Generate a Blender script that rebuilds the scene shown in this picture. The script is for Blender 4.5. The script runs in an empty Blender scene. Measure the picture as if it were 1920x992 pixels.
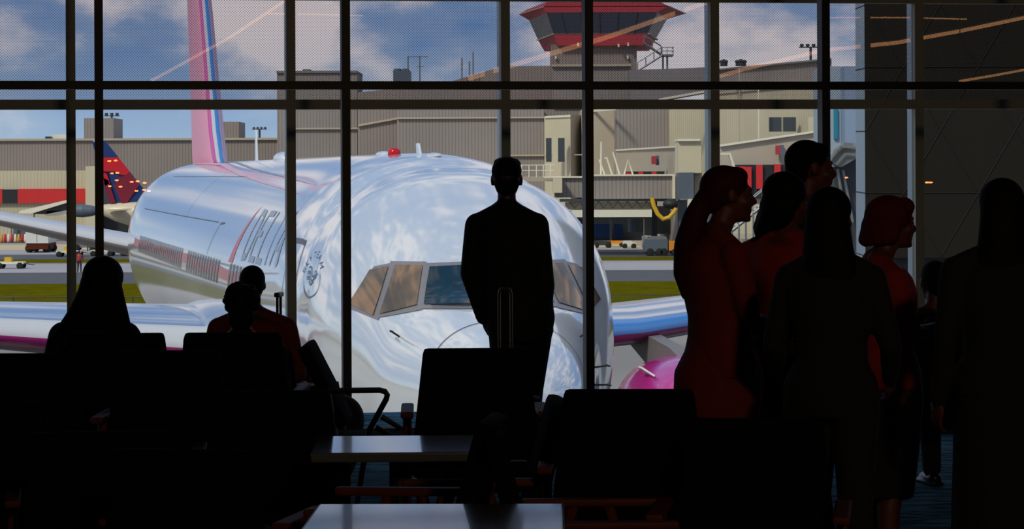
import bpy, bmesh, math, random
from mathutils import Vector, Matrix
random.seed(7)
PI = math.pi
sc = bpy.context.scene
COL = sc.collection

# ------------------------------------------------------------------ camera, world, sun, exposure
FPX = 5000.0; HC = 1.73; HOR = 325.0; ROLL = 0.0045
RV = Vector((math.cos(ROLL), 0, -math.sin(ROLL))); UV_ = Vector((math.sin(ROLL), 0, math.cos(ROLL)))
GROUND = -5.85
def P(px, py, D):
    """world point seen at photo pixel (px, py) at distance D along the view"""
    return Vector((0, D, HC)) + RV * ((px - 960) / FPX * D) + UV_ * (-(py - HOR) / FPX * D)
cam = bpy.data.objects.new('camera', bpy.data.cameras.new('camera')); COL.objects.link(cam)
cam.data.sensor_width = 36; cam.data.lens = 36 * FPX / 1920
cam.data.shift_y = -(496 - HOR) / 1920
cam.data.clip_end = 3000
cam.matrix_world = Matrix(((RV.x, UV_.x, 0, 0), (RV.y, UV_.y, -1, 0), (RV.z, UV_.z, 0, HC), (0, 0, 0, 1)))
sc.camera = cam
sc.view_settings.view_transform = 'Standard'; sc.view_settings.look = 'None'
sc.view_settings.exposure = 0.62; sc.view_settings.gamma = 1.0
sc.view_settings.use_curve_mapping = False

def newmat(name):
    m = bpy.data.materials.new(name); m.use_nodes = True
    nt = m.node_tree; return m, nt, nt.nodes, nt.links

w = bpy.data.worlds.new('sky'); sc.world = w; w.use_nodes = True
N = w.node_tree.nodes; L = w.node_tree.links; N.clear()
out = N.new('ShaderNodeOutputWorld'); bg = N.new('ShaderNodeBackground')
tc = N.new('ShaderNodeTexCoord'); sep = N.new('ShaderNodeSeparateXYZ'); L.new(tc.outputs['Generated'], sep.inputs[0])
mp = N.new('ShaderNodeMapping'); mp.inputs['Scale'].default_value = (1, 1, 1.9); mp.inputs['Location'].default_value = (0.31, 0.0, 0.12)
L.new(tc.outputs['Generated'], mp.inputs[0])
n1 = N.new('ShaderNodeTexNoise'); n1.inputs['Scale'].default_value = 15; n1.inputs['Detail'].default_value = 7; n1.inputs['Roughness'].default_value = .52
L.new(mp.outputs[0], n1.inputs[0])
n2 = N.new('ShaderNodeTexNoise'); n2.inputs['Scale'].default_value = 3.2; n2.inputs['Detail'].default_value = 5
L.new(mp.outputs[0], n2.inputs[0])
mx = N.new('ShaderNodeMath'); mx.operation = 'MULTIPLY_ADD'; L.new(n2.outputs[0], mx.inputs[0]); mx.inputs[1].default_value = .5
ml = N.new('ShaderNodeMath'); ml.operation = 'MULTIPLY'; L.new(n1.outputs[0], ml.inputs[0]); ml.inputs[1].default_value = .62
L.new(ml.outputs[0], mx.inputs[2])
cr = N.new('ShaderNodeValToRGB'); cr.color_ramp.elements[0].position = .505; cr.color_ramp.elements[1].position = .635
cr.color_ramp.elements[0].color = (.12, .22, .42, 1); cr.color_ramp.elements[1].color = (.66, .58, .58, 1)
e = cr.color_ramp.elements.new(.56); e.color = (.20, .28, .44, 1)
L.new(mx.outputs[0], cr.inputs[0])
# horizon haze and the darker ground half
hz = N.new('ShaderNodeValToRGB'); hz.color_ramp.elements[0].position = .0; hz.color_ramp.elements[1].position = .055
hz.color_ramp.elements[0].color = (1, 1, 1, 1); hz.color_ramp.elements[1].color = (0, 0, 0, 1)
L.new(sep.outputs[2], hz.inputs[0])
mh = N.new('ShaderNodeMix'); mh.data_type = 'RGBA'
hm = N.new('ShaderNodeMath'); hm.operation = 'MULTIPLY'; hm.inputs[1].default_value = .7; L.new(hz.outputs[0], hm.inputs[0])
L.new(hm.outputs[0], mh.inputs[0]); L.new(cr.outputs[0], mh.inputs[6]); mh.inputs[7].default_value = (.43, .52, .61, 1)
up = N.new('ShaderNodeMath'); up.operation = 'GREATER_THAN'; up.inputs[1].default_value = -0.004; L.new(sep.outputs[2], up.inputs[0])
mg = N.new('ShaderNodeMix'); mg.data_type = 'RGBA'; L.new(up.outputs[0], mg.inputs[0])
mg.inputs[6].default_value = (.16, .15, .13, 1); L.new(mh.outputs[2], mg.inputs[7])
L.new(mg.outputs[2], bg.inputs[0]); bg.inputs[1].default_value = 1.0
L.new(bg.outputs[0], out.inputs[0])

sun = bpy.data.objects.new('sun', bpy.data.lights.new('sun', 'SUN')); COL.objects.link(sun)
sun.data.energy = 1.7; sun.data.angle = .14; sun.data.color = (1, .88, .68)
sd = Vector((0.42, 0.62, -0.66)).normalized()      # travelling direction of the light
sun.rotation_euler = sd.to_track_quat('-Z', 'Y').to_euler()
sun.location = (0, 20, 60)

# ------------------------------------------------------------------ materials
def pmat(name, col, rough=.6, metal=0, spec=.5, coat=0, bump=None, var=0, vscale=4, emis=None, alpha=None):
    m, nt, N, L = newmat(name); b = N['Principled BSDF']
    b.inputs['Base Color'].default_value = (*col, 1); b.inputs['Roughness'].default_value = rough
    b.inputs['Metallic'].default_value = metal; b.inputs['Specular IOR Level'].default_value = spec
    b.inputs['Coat Weight'].default_value = coat; b.inputs['Coat Roughness'].default_value = .05
    t = N.new('ShaderNodeTexCoord'); n = N.new('ShaderNodeTexNoise'); n.inputs['Scale'].default_value = vscale
    n.inputs['Detail'].default_value = 4; L.new(t.outputs['Object'], n.inputs[0])
    if var:
        r = N.new('ShaderNodeMix'); r.data_type = 'RGBA'; L.new(n.outputs[0], r.inputs[0])
        r.inputs[6].default_value = (*[c * (1 - var) for c in col], 1); r.inputs[7].default_value = (*[min(1, c * (1 + var)) for c in col], 1)
        L.new(r.outputs[2], b.inputs['Base Color'])
    if bump:
        bp = N.new('ShaderNodeBump'); bp.inputs['Strength'].default_value = bump; bp.inputs['Distance'].default_value = .01
        L.new(n.outputs[0], bp.inputs['Height']); L.new(bp.outputs[0], b.inputs['Normal'])
    if emis:
        b.inputs['Emission Color'].default_value = (*emis[0], 1); b.inputs['Emission Strength'].default_value = emis[1]
    return m
def ribmat(name, col, pitch, depth=.30, rough=.75):
    """vertically ribbed sheet cladding: ribs a little darker in their grooves, soft weathering"""
    m, nt, N, L = newmat(name); b = N['Principled BSDF']; b.inputs['Roughness'].default_value = rough
    t = N.new('ShaderNodeTexCoord'); s = N.new('ShaderNodeSeparateXYZ'); L.new(t.outputs['Object'], s.inputs[0])
    a = N.new('ShaderNodeMath'); a.operation = 'ADD'; L.new(s.outputs[0], a.inputs[0]); L.new(s.outputs[1], a.inputs[1])
    k = N.new('ShaderNodeMath'); k.operation = 'MULTIPLY'; k.inputs[1].default_value = 2 * PI / pitch; L.new(a.outputs[0], k.inputs[0])
    sn = N.new('ShaderNodeMath'); sn.operation = 'SINE'; L.new(k.outputs[0], sn.inputs[0])
    cr = N.new('ShaderNodeMapRange'); cr.inputs[1].default_value = -1; cr.inputs[2].default_value = -.3; L.new(sn.outputs[0], cr.inputs[0])
    n = N.new('ShaderNodeTexNoise'); n.inputs['Scale'].default_value = .12; n.inputs['Detail'].default_value = 5; L.new(t.outputs['Object'], n.inputs[0])
    mx = N.new('ShaderNodeMix'); mx.data_type = 'RGBA'; L.new(cr.outputs[0], mx.inputs[0])
    mx.inputs[6].default_value = (*[c * (1 - depth) for c in col], 1); mx.inputs[7].default_value = (*col, 1)
    m2 = N.new('ShaderNodeMix'); m2.data_type = 'RGBA'; m2.blend_type = 'MULTIPLY'; m2.inputs[0].default_value = .5
    r2 = N.new('ShaderNodeMapRange'); r2.inputs[1].default_value = .3; r2.inputs[2].default_value = .7; r2.inputs[3].default_value = .75; r2.inputs[4].default_value = 1.1
    L.new(n.outputs[0], r2.inputs[0]); L.new(mx.outputs[2], m2.inputs[6]); L.new(r2.outputs[0], m2.inputs[7])
    L.new(m2.outputs[2], b.inputs['Base Color']); return m

M = {}
M['frame'] = pmat('dark_bronze_frame', (.018, .014, .011), .45, spec=.3)
M['frame_out'] = pmat('anodised_frame', (.42, .39, .28), .5, spec=.4)
M['frame_edge'] = pmat('aluminium_edge', (.45, .58, .62), .35, spec=.5)
M['interior'] = pmat('interior_dark_paint', (.022, .017, .015), .8, var=.2)
M['ceil'] = pmat('ceiling_paint', (.03, .026, .024), .9, var=.1)
M['taupe'] = ribmat('taupe_ribbed_cladding', (.29, .245, .225), .38)
M['taupe_lt'] = ribmat('grey_ribbed_cladding', (.31, .275, .26), .38)
M['cream'] = ribmat('cream_ribbed_cladding', (.60, .54, .38), .42, .18)
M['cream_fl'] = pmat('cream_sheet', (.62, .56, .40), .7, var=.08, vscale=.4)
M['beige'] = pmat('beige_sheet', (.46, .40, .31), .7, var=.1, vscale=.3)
M['trimw'] = pmat('white_trim', (.80, .77, .62), .5, var=.04)
M['roof'] = pmat('grey_roofing', (.22, .21, .21), .8, var=.15, vscale=.3)
M['red'] = pmat('red_panel', (.62, .02, .02), .55, var=.1, vscale=1)
M['dkred'] = pmat('deep_red_panel', (.40, .035, .05), .55, var=.1, vscale=1)
M['black'] = pmat('black_panel', (.015, .017, .02), .5, var=.2)
M['darkglass'] = pmat('dark_tinted_glazing', (.035, .04, .055), .25, spec=.5)
M['winglass'] = pmat('building_window', (.06, .07, .08), .2, var=.2)
M['steel'] = pmat('galvanised_steel', (.22, .23, .24), .5, metal=.4, var=.15)
M['dksteel'] = pmat('dark_steel', (.04, .045, .05), .5, var=.2)
M['blued'] = pmat('blue_door', (.01, .05, .16), .5, var=.1)
M['bluegrey'] = pmat('blue_grey_metal', (.10, .13, .17), .5, var=.1)
M['yellow'] = pmat('yellow_rubber', (.70, .42, .02), .5, var=.1)
M['orange'] = pmat('orange_paint', (.75, .28, .02), .5, var=.1)
M['white'] = pmat('white_vehicle_paint', (.72, .72, .66), .35, var=.04)
M['rubber'] = pmat('black_rubber', (.012, .012, .012), .8, var=.2)
M['hivis'] = pmat('hi_vis_green', (.12, .65, .05), .6, var=.1)
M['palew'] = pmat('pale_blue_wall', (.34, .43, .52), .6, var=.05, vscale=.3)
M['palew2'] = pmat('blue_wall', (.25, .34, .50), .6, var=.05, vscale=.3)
M['cyan'] = pmat('cyan_glazing', (.02, .25, .36), .3, var=.1)
M['panel'] = pmat('charcoal_metal_panel', (.019, .0165, .012), .7, spec=.08, var=.06, vscale=.4)
M['panel_skylit'] = pmat('skylit_panel_return', (.24, .32, .38), .5, var=.05, vscale=.4)  # side face of the charcoal panels, sky light on it put into the colour
M['seam'] = pmat('panel_seam', (.006, .006, .007), .7, var=.1)
M['bellows'] = pmat('grey_bellows_fabric', (.20, .21, .20), .8, bump=.4, var=.2, vscale=3)
M['plane'] = pmat('white_aircraft_paint', (.80, .85, .90), (.09), metal=.36, spec=.6, coat=.4, var=.02, vscale=.5)
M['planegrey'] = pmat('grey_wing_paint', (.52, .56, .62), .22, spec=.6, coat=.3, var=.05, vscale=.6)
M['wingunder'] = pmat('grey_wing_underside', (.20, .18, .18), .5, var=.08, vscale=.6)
M['lemetal'] = pmat('polished_leading_edge', (.75, .78, .82), .12, metal=.9, var=.03)
M['pink'] = pmat('pale_pink_paint', (.80, .33, .47), .4, spec=.3, var=.03)
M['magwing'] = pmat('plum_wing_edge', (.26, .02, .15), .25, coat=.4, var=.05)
M['magenta'] = pmat('magenta_paint', (.60, .03, .30), .2, coat=.6, var=.03)
M['lpink'] = pmat('light_pink_paint', (.70, .44, .56), .35, spec=.4, var=.03)
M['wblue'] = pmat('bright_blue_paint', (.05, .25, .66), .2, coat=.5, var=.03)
M['line'] = pmat('panel_line_grey', (.10, .11, .13), .5, var=.1)
M['navy'] = pmat('navy_lettering', (.09, .13, .24), .35, var=.05)
M['ltnavy'] = pmat('slate_blue_lettering', (.26, .34, .46), .35, var=.05)
M['widget'] = pmat('red_emblem', (.55, .13, .17), .35, var=.05)
M['winframe'] = pmat('cockpit_frame_metal', (.32, .31, .32), .35, metal=.5, var=.1, vscale=20)
M['reflpane'] = pmat('pane_painted_reflection', (.42, .28, .17), .12, metal=.85, var=.35, vscale=2.2)  # reflection of the sunlit terminal is painted into this pane colour
M['cockpit'] = pmat('dark_blue_green_pane', (.006, .03, .05), .06, spec=.6, var=.6, vscale=3)
M['cabinwin'] = pmat('cabin_pane', (.02, .022, .026), .2, var=.2)
M['redstripe'] = pmat('muted_red_stripe', (.48, .16, .15), .35, var=.1)
M['beacon'] = pmat('red_beacon_lens', (.55, .005, .02), .2, var=.1)
M['tailblue'] = pmat('tail_blue', (.01, .035, .16), .3, var=.1)
M['tailred'] = pmat('tail_red', (.62, .01, .02), .3, var=.1)
M['taildred'] = pmat('tail_dark_red', (.22, .01, .03), .3, var=.1)
M['creamplane'] = pmat('warm_white_aircraft_paint', (.72, .62, .44), .35, var=.05, vscale=.5)
# people and furniture
M['skin'] = pmat('skin', (.13, .03, .02), .55, var=.1, vscale=12)
M['skin_dk'] = pmat('dark_skin', (.06, .028, .02), .5, var=.1, vscale=12)
M['hair'] = pmat('black_hair', (.006, .005, .005), .75, spec=.15, var=.3, vscale=60)
M['hair_r'] = pmat('reddish_brown_hair', (.05, .006, .006), .75, spec=.15, var=.4, vscale=60)
M['hair_b'] = pmat('auburn_bob_hair', (.10, .008, .010), .75, spec=.15, var=.4, vscale=60)
M['suit'] = pmat('black_suit_cloth', (.008, .008, .011), .85, bump=.3, var=.2, vscale=40)
M['dark'] = pmat('dark_cloth', (.010, .009, .010), .9, bump=.3, var=.2, vscale=40)
M['redtop'] = pmat('red_cotton', (.28, .011, .010), .9, bump=.4, var=.15, vscale=25)
M['rusttop'] = pmat('rust_cotton', (.14, .02, .009), .9, bump=.4, var=.15, vscale=25)
M['maroon'] = pmat('maroon_cotton', (.17, .009, .011), .9, bump=.4, var=.15, vscale=25)
M['shoe'] = pmat('black_leather', (.008, .008, .008), .4, var=.2)
M['upholst'] = pmat('black_vinyl_upholstery', (.006, .006, .008), .95, spec=.04, bump=.1, var=.2, vscale=30)
M['wood'] = pmat('reddish_brown_wood', (.10, .02, .008), .55, spec=.15, var=.35, vscale=9)
M['tube'] = pmat('black_steel_tube', (.012, .011, .012), .4, var=.1)
M['tabletop'] = pmat('glossy_laminate', (.10, .10, .11), .16, spec=.9, coat=.6, var=.05, vscale=3)
M['nylon'] = pmat('black_nylon', (.008, .008, .010), .8, bump=.3, var=.2, vscale=50)
M['brass'] = pmat('brushed_handle', (.16, .11, .05), .35, metal=.7, var=.1)
M['paper'] = pmat('white_paper', (.6, .58, .58), .8, var=.05)
M['lamp'] = pmat('warm_strip_lamp', (.9, .6, .3), .5, emis=((1, .45, .18), 1.7))
M['lamp2'] = pmat('warm_pendant_bulb', (.9, .5, .2), .5, emis=((1, .25, .06), 22))

# glass: thin tinted pane, faint mirror of the room behind
def glassmat(name, tint, refl, frit=False):
    m, nt, N, L = newmat(name); N.remove(N['Principled BSDF']); o = N['Material Output']
    tr = N.new('ShaderNodeBsdfTransparent'); tr.inputs[0].default_value = (*tint, 1)
    gl = N.new('ShaderNodeBsdfGlossy'); gl.inputs['Roughness'].default_value = 0.0; gl.inputs[0].default_value = (1, 1, 1, 1)
    mix = N.new('ShaderNodeMixShader'); mix.inputs[0].default_value = refl
    L.new(tr.outputs[0], mix.inputs[1]); L.new(gl.outputs[0], mix.inputs[2]); last = mix
    if frit:
        t = N.new('ShaderNodeTexCoord'); mpn = N.new('ShaderNodeMapping'); mpn.inputs['Rotation'].default_value = (0, PI / 4, 0)
        L.new(t.outputs['Object'], mpn.inputs[0]); s = N.new('ShaderNodeSeparateXYZ'); L.new(mpn.outputs[0], s.inputs[0])
        w1 = []
        for i in (0, 2):
            k = N.new('ShaderNodeMath'); k.operation = 'MULTIPLY'; k.inputs[1].default_value = 2 * PI / .0135; L.new(s.outputs[i], k.inputs[0])
            q = N.new('ShaderNodeMath'); q.operation = 'SINE'; L.new(k.outputs[0], q.inputs[0]); w1.append(q)
        a = N.new('ShaderNodeMath'); a.operation = 'ADD'; L.new(w1[0].outputs[0], a.inputs[0]); L.new(w1[1].outputs[0], a.inputs[1])
        r = N.new('ShaderNodeMapRange'); r.inputs[1].default_value = .2; r.inputs[2].default_value = .8; r.inputs[4].default_value = .36; L.new(a.outputs[0], r.inputs[0])
        d = N.new('ShaderNodeBsdfDiffuse'); d.inputs[0].default_value = (.07, .065, .08, 1)
        mx2 = N.new('ShaderNodeMixShader'); L.new(r.outputs[0], mx2.inputs[0]); L.new(mix.outputs[0], mx2.inputs[1]); L.new(d.outputs[0], mx2.inputs[2]); last = mx2
    L.new(last.outputs[0], o.inputs['Surface']); return m
M['glass'] = glassmat('clear_tinted_glass', (.86, .89, .90), .035)
M['glass_frit'] = glassmat('dot_printed_glass', (.78, .79, .81), .05, True)

# ------------------------------------------------------------------ helpers
def tag(o, label=None, cat=None, group=None, kind=None):
    if label: o['label'] = label
    if cat: o['category'] = cat
    if group: o['group'] = group
    if kind: o['kind'] = kind
    return o
def empty(name, loc, rz=0, label=None, cat=None, group=None):
    o = bpy.data.objects.new(name, None); o.empty_display_size = .2; o.location = loc; o.rotation_euler = (0, 0, rz); COL.objects.link(o)
    return tag(o, label, cat, group)
def build(name, bm, mat, parent=None, smooth=False, kind=None, mats=None):
    me = bpy.data.meshes.new(name); bmesh.ops.recalc_face_normals(bm, faces=bm.faces); bm.to_mesh(me); bm.free()
    for m in (mats or [mat]): me.materials.append(m)
    if smooth:
        for p in me.polygons: p.use_smooth = True
    o = bpy.data.objects.new(name, me); COL.objects.link(o)
    if parent: o.parent = parent
    if kind: o['kind'] = kind
    return o
def B(): return bmesh.new()
def box(bm, c, s, rot=None, bev=0):
    r = bmesh.ops.create_cube(bm, size=1); vs = r['verts']
    for v in vs:
        v.co = Vector((v.co.x * s[0], v.co.y * s[1], v.co.z * s[2]))
    if bev:
        es = list({e for v in vs for e in v.link_edges})
        rr = bmesh.ops.bevel(bm, geom=es, offset=bev, segments=2, profile=.6, affect='EDGES')
        vs = list({v for f in rr['faces'] for v in f.verts} | {v for v in vs if v.is_valid})
    for v in vs:
        co = v.co.copy()
        if rot is not None: co = rot @ co
        v.co = co + Vector(c)
    return vs
def bb(bm, a, b, bev=0):
    a = Vector(a); b = Vector(b)
    return box(bm, (a + b) / 2, [abs(x) for x in (b - a)], None, bev)
def tube(bm, pts, rad, seg=10, cap=True):
    pts = [Vector(p) for p in pts]; n = len(pts)
    rr = rad if isinstance(rad, (list, tuple)) else [rad] * n
    rings = []; prev = None
    for i, p in enumerate(pts):
        d = (pts[min(i + 1, n - 1)] - pts[max(i - 1, 0)]).normalized()
        u = (prev - d * prev.dot(d)) if prev else d.cross(Vector((0, 0, 1)) if abs(d.z) < .9 else Vector((1, 0, 0)))
        u.normalize(); prev = u; v = d.cross(u)
        rings.append([bm.verts.new(p + (u * math.cos(2 * PI * k / seg) + v * math.sin(2 * PI * k / seg)) * rr[i]) for k in range(seg)])
    for a, b in zip(rings, rings[1:]):
        for k in range(seg): bm.faces.new((a[k], a[(k + 1) % seg], b[(k + 1) % seg], b[k]))
    if cap:
        bm.faces.new(rings[0][::-1]); bm.faces.new(rings[-1])
def loft(bm, secs, seg=24):
    """secs: (x, y, z, rx, ry) ellipses stacked in z, closed"""
    rings = []
    for (x, y, z, rx, ry) in secs:
        rings.append([bm.verts.new((x + rx * math.cos(2 * PI * k / seg), y + ry * math.sin(2 * PI * k / seg), z)) for k in range(seg)])
    for a, b in zip(rings, rings[1:]):
        for k in range(seg): bm.faces.new((a[k], a[(k + 1) % seg], b[(k + 1) % seg], b[k]))
    bm.faces.new(rings[0][::-1]); bm.faces.new(rings[-1])
def ell(bm, c, r, rot=None, u=20, v=14):
    q = bmesh.ops.create_uvsphere(bm, u_segments=u, v_segments=v, radius=1)['verts']
    for x in q:
        co = Vector((x.co.x * r[0], x.co.y * r[1], x.co.z * r[2]))
        if rot is not None: co = rot @ co
        x.co = co + Vector(c)
def cap(bm, a, b, ra, rb, seg=14):
    """tapered limb with round ends"""
    a = Vector(a); b = Vector(b); d = (b - a)
    if d.length < 1e-5: return
    dn = d.normalized(); pts = [a - dn * ra * .98, a - dn * ra * .8, a - dn * ra * .45, a]; rs = [ra * .2, ra * .6, ra * .89, ra]
    for k in range(1, 6): pts.append(a + d * k / 5); rs.append(ra + (rb - ra) * k / 5)
    pts += [b + dn * rb * .45, b + dn * rb * .8, b + dn * rb * .98]; rs += [rb * .89, rb * .6, rb * .2]
    tube(bm, pts, rs, seg)
def extrude_poly(bm, pts, thick):
    """pts: list of 3d points forming a planar polygon; thick: Vector"""
    a = [bm.verts.new(p) for p in pts]; b = [bm.verts.new(Vector(p) + thick) for p in pts]
    bm.faces.new(a[::-1]); bm.faces.new(b); n = len(a)
    for i in range(n): bm.faces.new((a[i], a[(i + 1) % n], b[(i + 1) % n], b[i]))
def solid(name, bm, mat, parent, voxel=.009, smooth_it=2):
    """fuse overlapping closed shapes into one continuous surface"""
    me = bpy.data.meshes.new('tmp'); bmesh.ops.recalc_face_normals(bm, faces=bm.faces); bm.to_mesh(me); bm.free()
    t = bpy.data.objects.new('tmp', me); COL.objects.link(t)
    r = t.modifiers.new('r', 'REMESH'); r.mode = 'VOXEL'; r.voxel_size = voxel
    if smooth_it:
        s = t.modifiers.new('s', 'SMOOTH'); s.factor = .5; s.iterations = smooth_it
    dg = bpy.context.evaluated_depsgraph_get(); dg.update()
    m2 = bpy.data.meshes.new_from_object(t.evaluated_get(dg)); m2.name = name
    bpy.data.objects.remove(t); bpy.data.meshes.remove(me)
    m2.materials.clear(); m2.materials.append(mat)
    for p in m2.polygons: p.use_smooth = True
    o = bpy.data.objects.new(name, m2); COL.objects.link(o)
    if parent: o.parent = parent
    return o
def dup(root, loc, rz, label=None, group=None, scale=None):
    r = root.copy(); COL.objects.link(r); r.location = loc; r.rotation_euler = (0, 0, rz)
    if label: r['label'] = label
    if group: r['group'] = group
    if scale: r.scale = scale
    for ch in list(root.children):
        c = ch.copy(); COL.objects.link(c); c.parent = r
        for g in list(ch.children):
            d = g.copy(); COL.objects.link(d); d.parent = c
    return r
def struct(name, bm, mat, smooth=False, mats=None):
    o = build(name, bm, mat, None, smooth, mats=mats); o['kind'] = 'structure'; return o

# ------------------------------------------------------------------ room shell
XL, XR, YB, CEIL = -9.0, 10.0, -26.0, 5.4
def xr(y): return 0
ang = math.radians(9.0); TW = Vector((math.cos(ang), math.sin(ang), 0)); NW = Vector((-math.sin(ang), math.cos(ang), 0))
WO = Vector((0, 19.4, 0)); WI = Vector((0, 17.2, 0))
RW = Matrix.Rotation(ang, 3, 'Z')
def wpt(O, s, z, n=0): return O + TW * s + NW * n + Vector((0, 0, z))
def s_of(px, O):     # position along the window wall seen at pixel column px
    k = (px - 960) / FPX; Y = O.y / (1 - k * math.tan(ang)); X = k * Y
    return X / math.cos(ang)
def wbox(bm, O, s0, s1, z0, z1, n0, n1):
    c = wpt(O, (s0 + s1) / 2, (z0 + z1) / 2, (n0 + n1) / 2); box(bm, c, (abs(s1 - s0), abs(n1 - n0), abs(z1 - z0)), RW)
pl, pr = wpt(WO, -9.3, 0, .1), wpt(WO, 24.0, 0, .1)
bm = B(); extrude_poly(bm, [(pl.x, YB, -.4), (pr.x, YB, -.4), (pr.x, pr.y, -.4), (pl.x, pl.y, -.4)], Vector((0, 0, .4)))
mcar, nt, Nn, Ll = newmat('blue_wavy_carpet'); b = Nn['Principled BSDF']; b.inputs['Roughness'].default_value = 1; b.inputs['Specular IOR Level'].default_value = .06
t = Nn.new('ShaderNodeTexCoord'); mpn = Nn.new('ShaderNodeMapping'); mpn.inputs['Scale'].default_value = (1.2, 5.5, 1); Ll.new(t.outputs['Object'], mpn.inputs[0])
nn = Nn.new('ShaderNodeTexNoise'); nn.inputs['Scale'].default_value = 2.6; nn.inputs['Detail'].default_value = 3; nn.inputs['Distortion'].default_value = 1.2; Ll.new(mpn.outputs[0], nn.inputs[0])
crr = Nn.new('ShaderNodeValToRGB'); crr.color_ramp.elements[0].position = .42; crr.color_ramp.elements[1].position = .56
crr.color_ramp.elements[0].color = (.012, .045, .07, 1); crr.color_ramp.elements[1].color = (.08, .26, .36, 1)
Ll.new(nn.outputs[0], crr.inputs[0]); Ll.new(crr.outputs[0], b.inputs['Base Color'])
struct('floor', bm, mcar)
bm = B(); extrude_poly(bm, [(pl.x, YB, CEIL), (pr.x, YB, CEIL), (pr.x, pr.y, CEIL), (pl.x, pl.y, CEIL)], Vector((0, 0, .4))); struct('ceiling', bm, M['ceil'])
bm = B(); bb(bm, (pl.x - .3, YB, -.4), (pl.x, pl.y, CEIL + .4)); struct('wall_left', bm, M['interior'])
bm = B(); bb(bm, (pr.x, YB, -.4), (pr.x + .3, pr.y, CEIL + .4)); struct('wall_right', bm, M['interior'])
bm = B(); bb(bm, (pl.x - .3, YB - .3, -.4), (pr.x + .3, YB, CEIL + .4)); struct('wall_back', bm, M['interior'])

bm = B(); wbox(bm, WO, 9.5, 24.0, -.4, CEIL + .4, -.1, .1); struct('wall_front', bm, M['interior'])
# outer glazing: mullions, transoms, panes
outs = [s_of(p, WO) for p in (133.5, 541, 944, 1338, 1720)]
step = (outs[-1] - outs[0]) / 4
sO = [outs[0] + step * i for i in range(-4, 9)]
ZT0, ZT1 = 2.195, 2.265          # outer transom
ZU = 2.98                         # upper transom
zt_b = .0
k = 0
for i, s in enumerate(sO):
    bm = B(); wbox(bm, WO, s - .033, s + .033, -.05, CEIL, -.06, .02)
    mu = struct('trim_%d' % (i + 1), bm, M['frame_out'])
    bm = B(); wbox(bm, WO, s - .034, s + .032, -.05, CEIL, .022, .135); mu2 = build('outer_fin', bm, M['frame_edge'], mu)
bm = B(); wbox(bm, WO, sO[0], sO[-1], ZT0, ZT1, -.062, .02); struct('trim_20', bm, M['frame_out'])
bm = B(); wbox(bm, WO, sO[0], sO[-1], ZU, ZU + .10, -.062, .02); struct('trim_21', bm, M['frame_out'])
bm = B(); wbox(bm, WO, sO[0], sO[-1], -.14, -.022, -.08, .10); struct('trim_22', bm, M['frame_out'])
bm = B(); wbox(bm, WO, sO[0], sO[-1], -.022, -.004, -.03, .12); struct('trim_23', bm, M['frame_edge'])
for i in range(len(sO) - 1):
    a, c = sO[i] + .033, sO[i + 1] - .033
    bm = B(); wbox(bm, WO, a, c, -.004, ZT0, -.006, .006); struct('window_%d' % (2 * i + 1), bm, M['glass'])
    bm = B(); wbox(bm, WO, a, c, ZT1, CEIL, -.006, .006)
    struct('window_%d' % (2 * i + 2), bm, M['glass_frit'])
# inner dark support frame
inn = [s_of(p, WI) for p in (186, 648.5, 1103, 1546)]
stp = (inn[-1] - inn[0]) / 3
for i in range(-4, 7):
    s = inn[0] + stp * i if not 0 <= i <= 3 else inn[i]
    bm = B(); wbox(bm, WI, s - .027, s + .027, .0, CEIL, -.05, .07); struct('trim_%d' % (30 + i + 4), bm, M['frame'])
bm = B(); wbox(bm, WI, -9.4, 10.4, 2.27, 2.322, -.052, .06); struct('trim_45', bm, M['frame'])
bm = B(); wbox(bm, WI, -9.4, 10.4, 0, .105, -.05, .12); struct('baseboard_front', bm, M['interior'])

# warm lamps behind the camera, seen only as reflections in the glass
def mirror(px, py, Dv):
    V = P(px, py, Dv); d = (V - WO).dot(NW); return V - NW * (2 * d)
def strip(pts, Dv, rad, label):
    Dv += 18; rad *= 1.55
    q = [mirror(px, py, Dv + i * 1.2) for i, (px, py) in enumerate(pts)]
    c = sum(q, Vector()) / len(q)
    o = empty('ceiling_strip_light', (q[0].x, q[0].y, CEIL), 0, label, 'lamp', 'warm strip lights hung behind the seats')
    org = Vector(o.location)
    bm = B(); tube(bm, [p - org for p in q], rad, 8); build('diffuser', bm, M['lamp'], o, True)
    bm = B(); tube(bm, [p - org + Vector((0, 0, rad * 1.6)) for p in q], rad * .8, 6); build('housing', bm, M['dksteel'], o)
    bm = B()
    bm.free()
    for p in (q[0], q[-1]):
        bm = B(); tube(bm, [p - org + Vector((0, 0, rad * 2.2)), Vector((p.x, p.y, CEIL)) - org], .008, 6); build('hanging_wire', bm, M['dksteel'], o)
strip([(285, 150), (340, 120), (430, 70), (548, -8)], 30, .022, 'warm strip light whose reflection crosses the window beside the pink tail fin')
strip([(880, 146), (960, 122), (1060, 92), (1130, 72), (1200, 48), (1330, 2)], 30, .034, 'warm strip light whose reflection crosses the red control tower')
strip([(1330, 148), (1400, 128), (1545, 94), (1680, 80), (1800, 58), (1925, 32)], 30, .026, 'warm strip light whose reflection crosses the upper right panes')
strip([(1545, 33), (1700, 33), (1812, 36)], 34, .009, 'thin level strip light reflected at the top right corner')
strip([(500, 26), (600, 27), (680, 29)], 34, .009, 'thin level strip light reflected at the top beside the left mullion')
strip([(1800, 152), (1860, 142), (1925, 130)], 32, .016, 'short warm strip light reflected low at the right edge')
tl = [(205, 302), (217, 301), (210, 325), (220, 324), (219, 338), (247, 341), (258, 340), (271, 343), (256, 358), (270, 356), (279, 358), (206, 349), (226, 350), (1738, 342), (1745, 342), (1624, 340), (1587, 333)]
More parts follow.
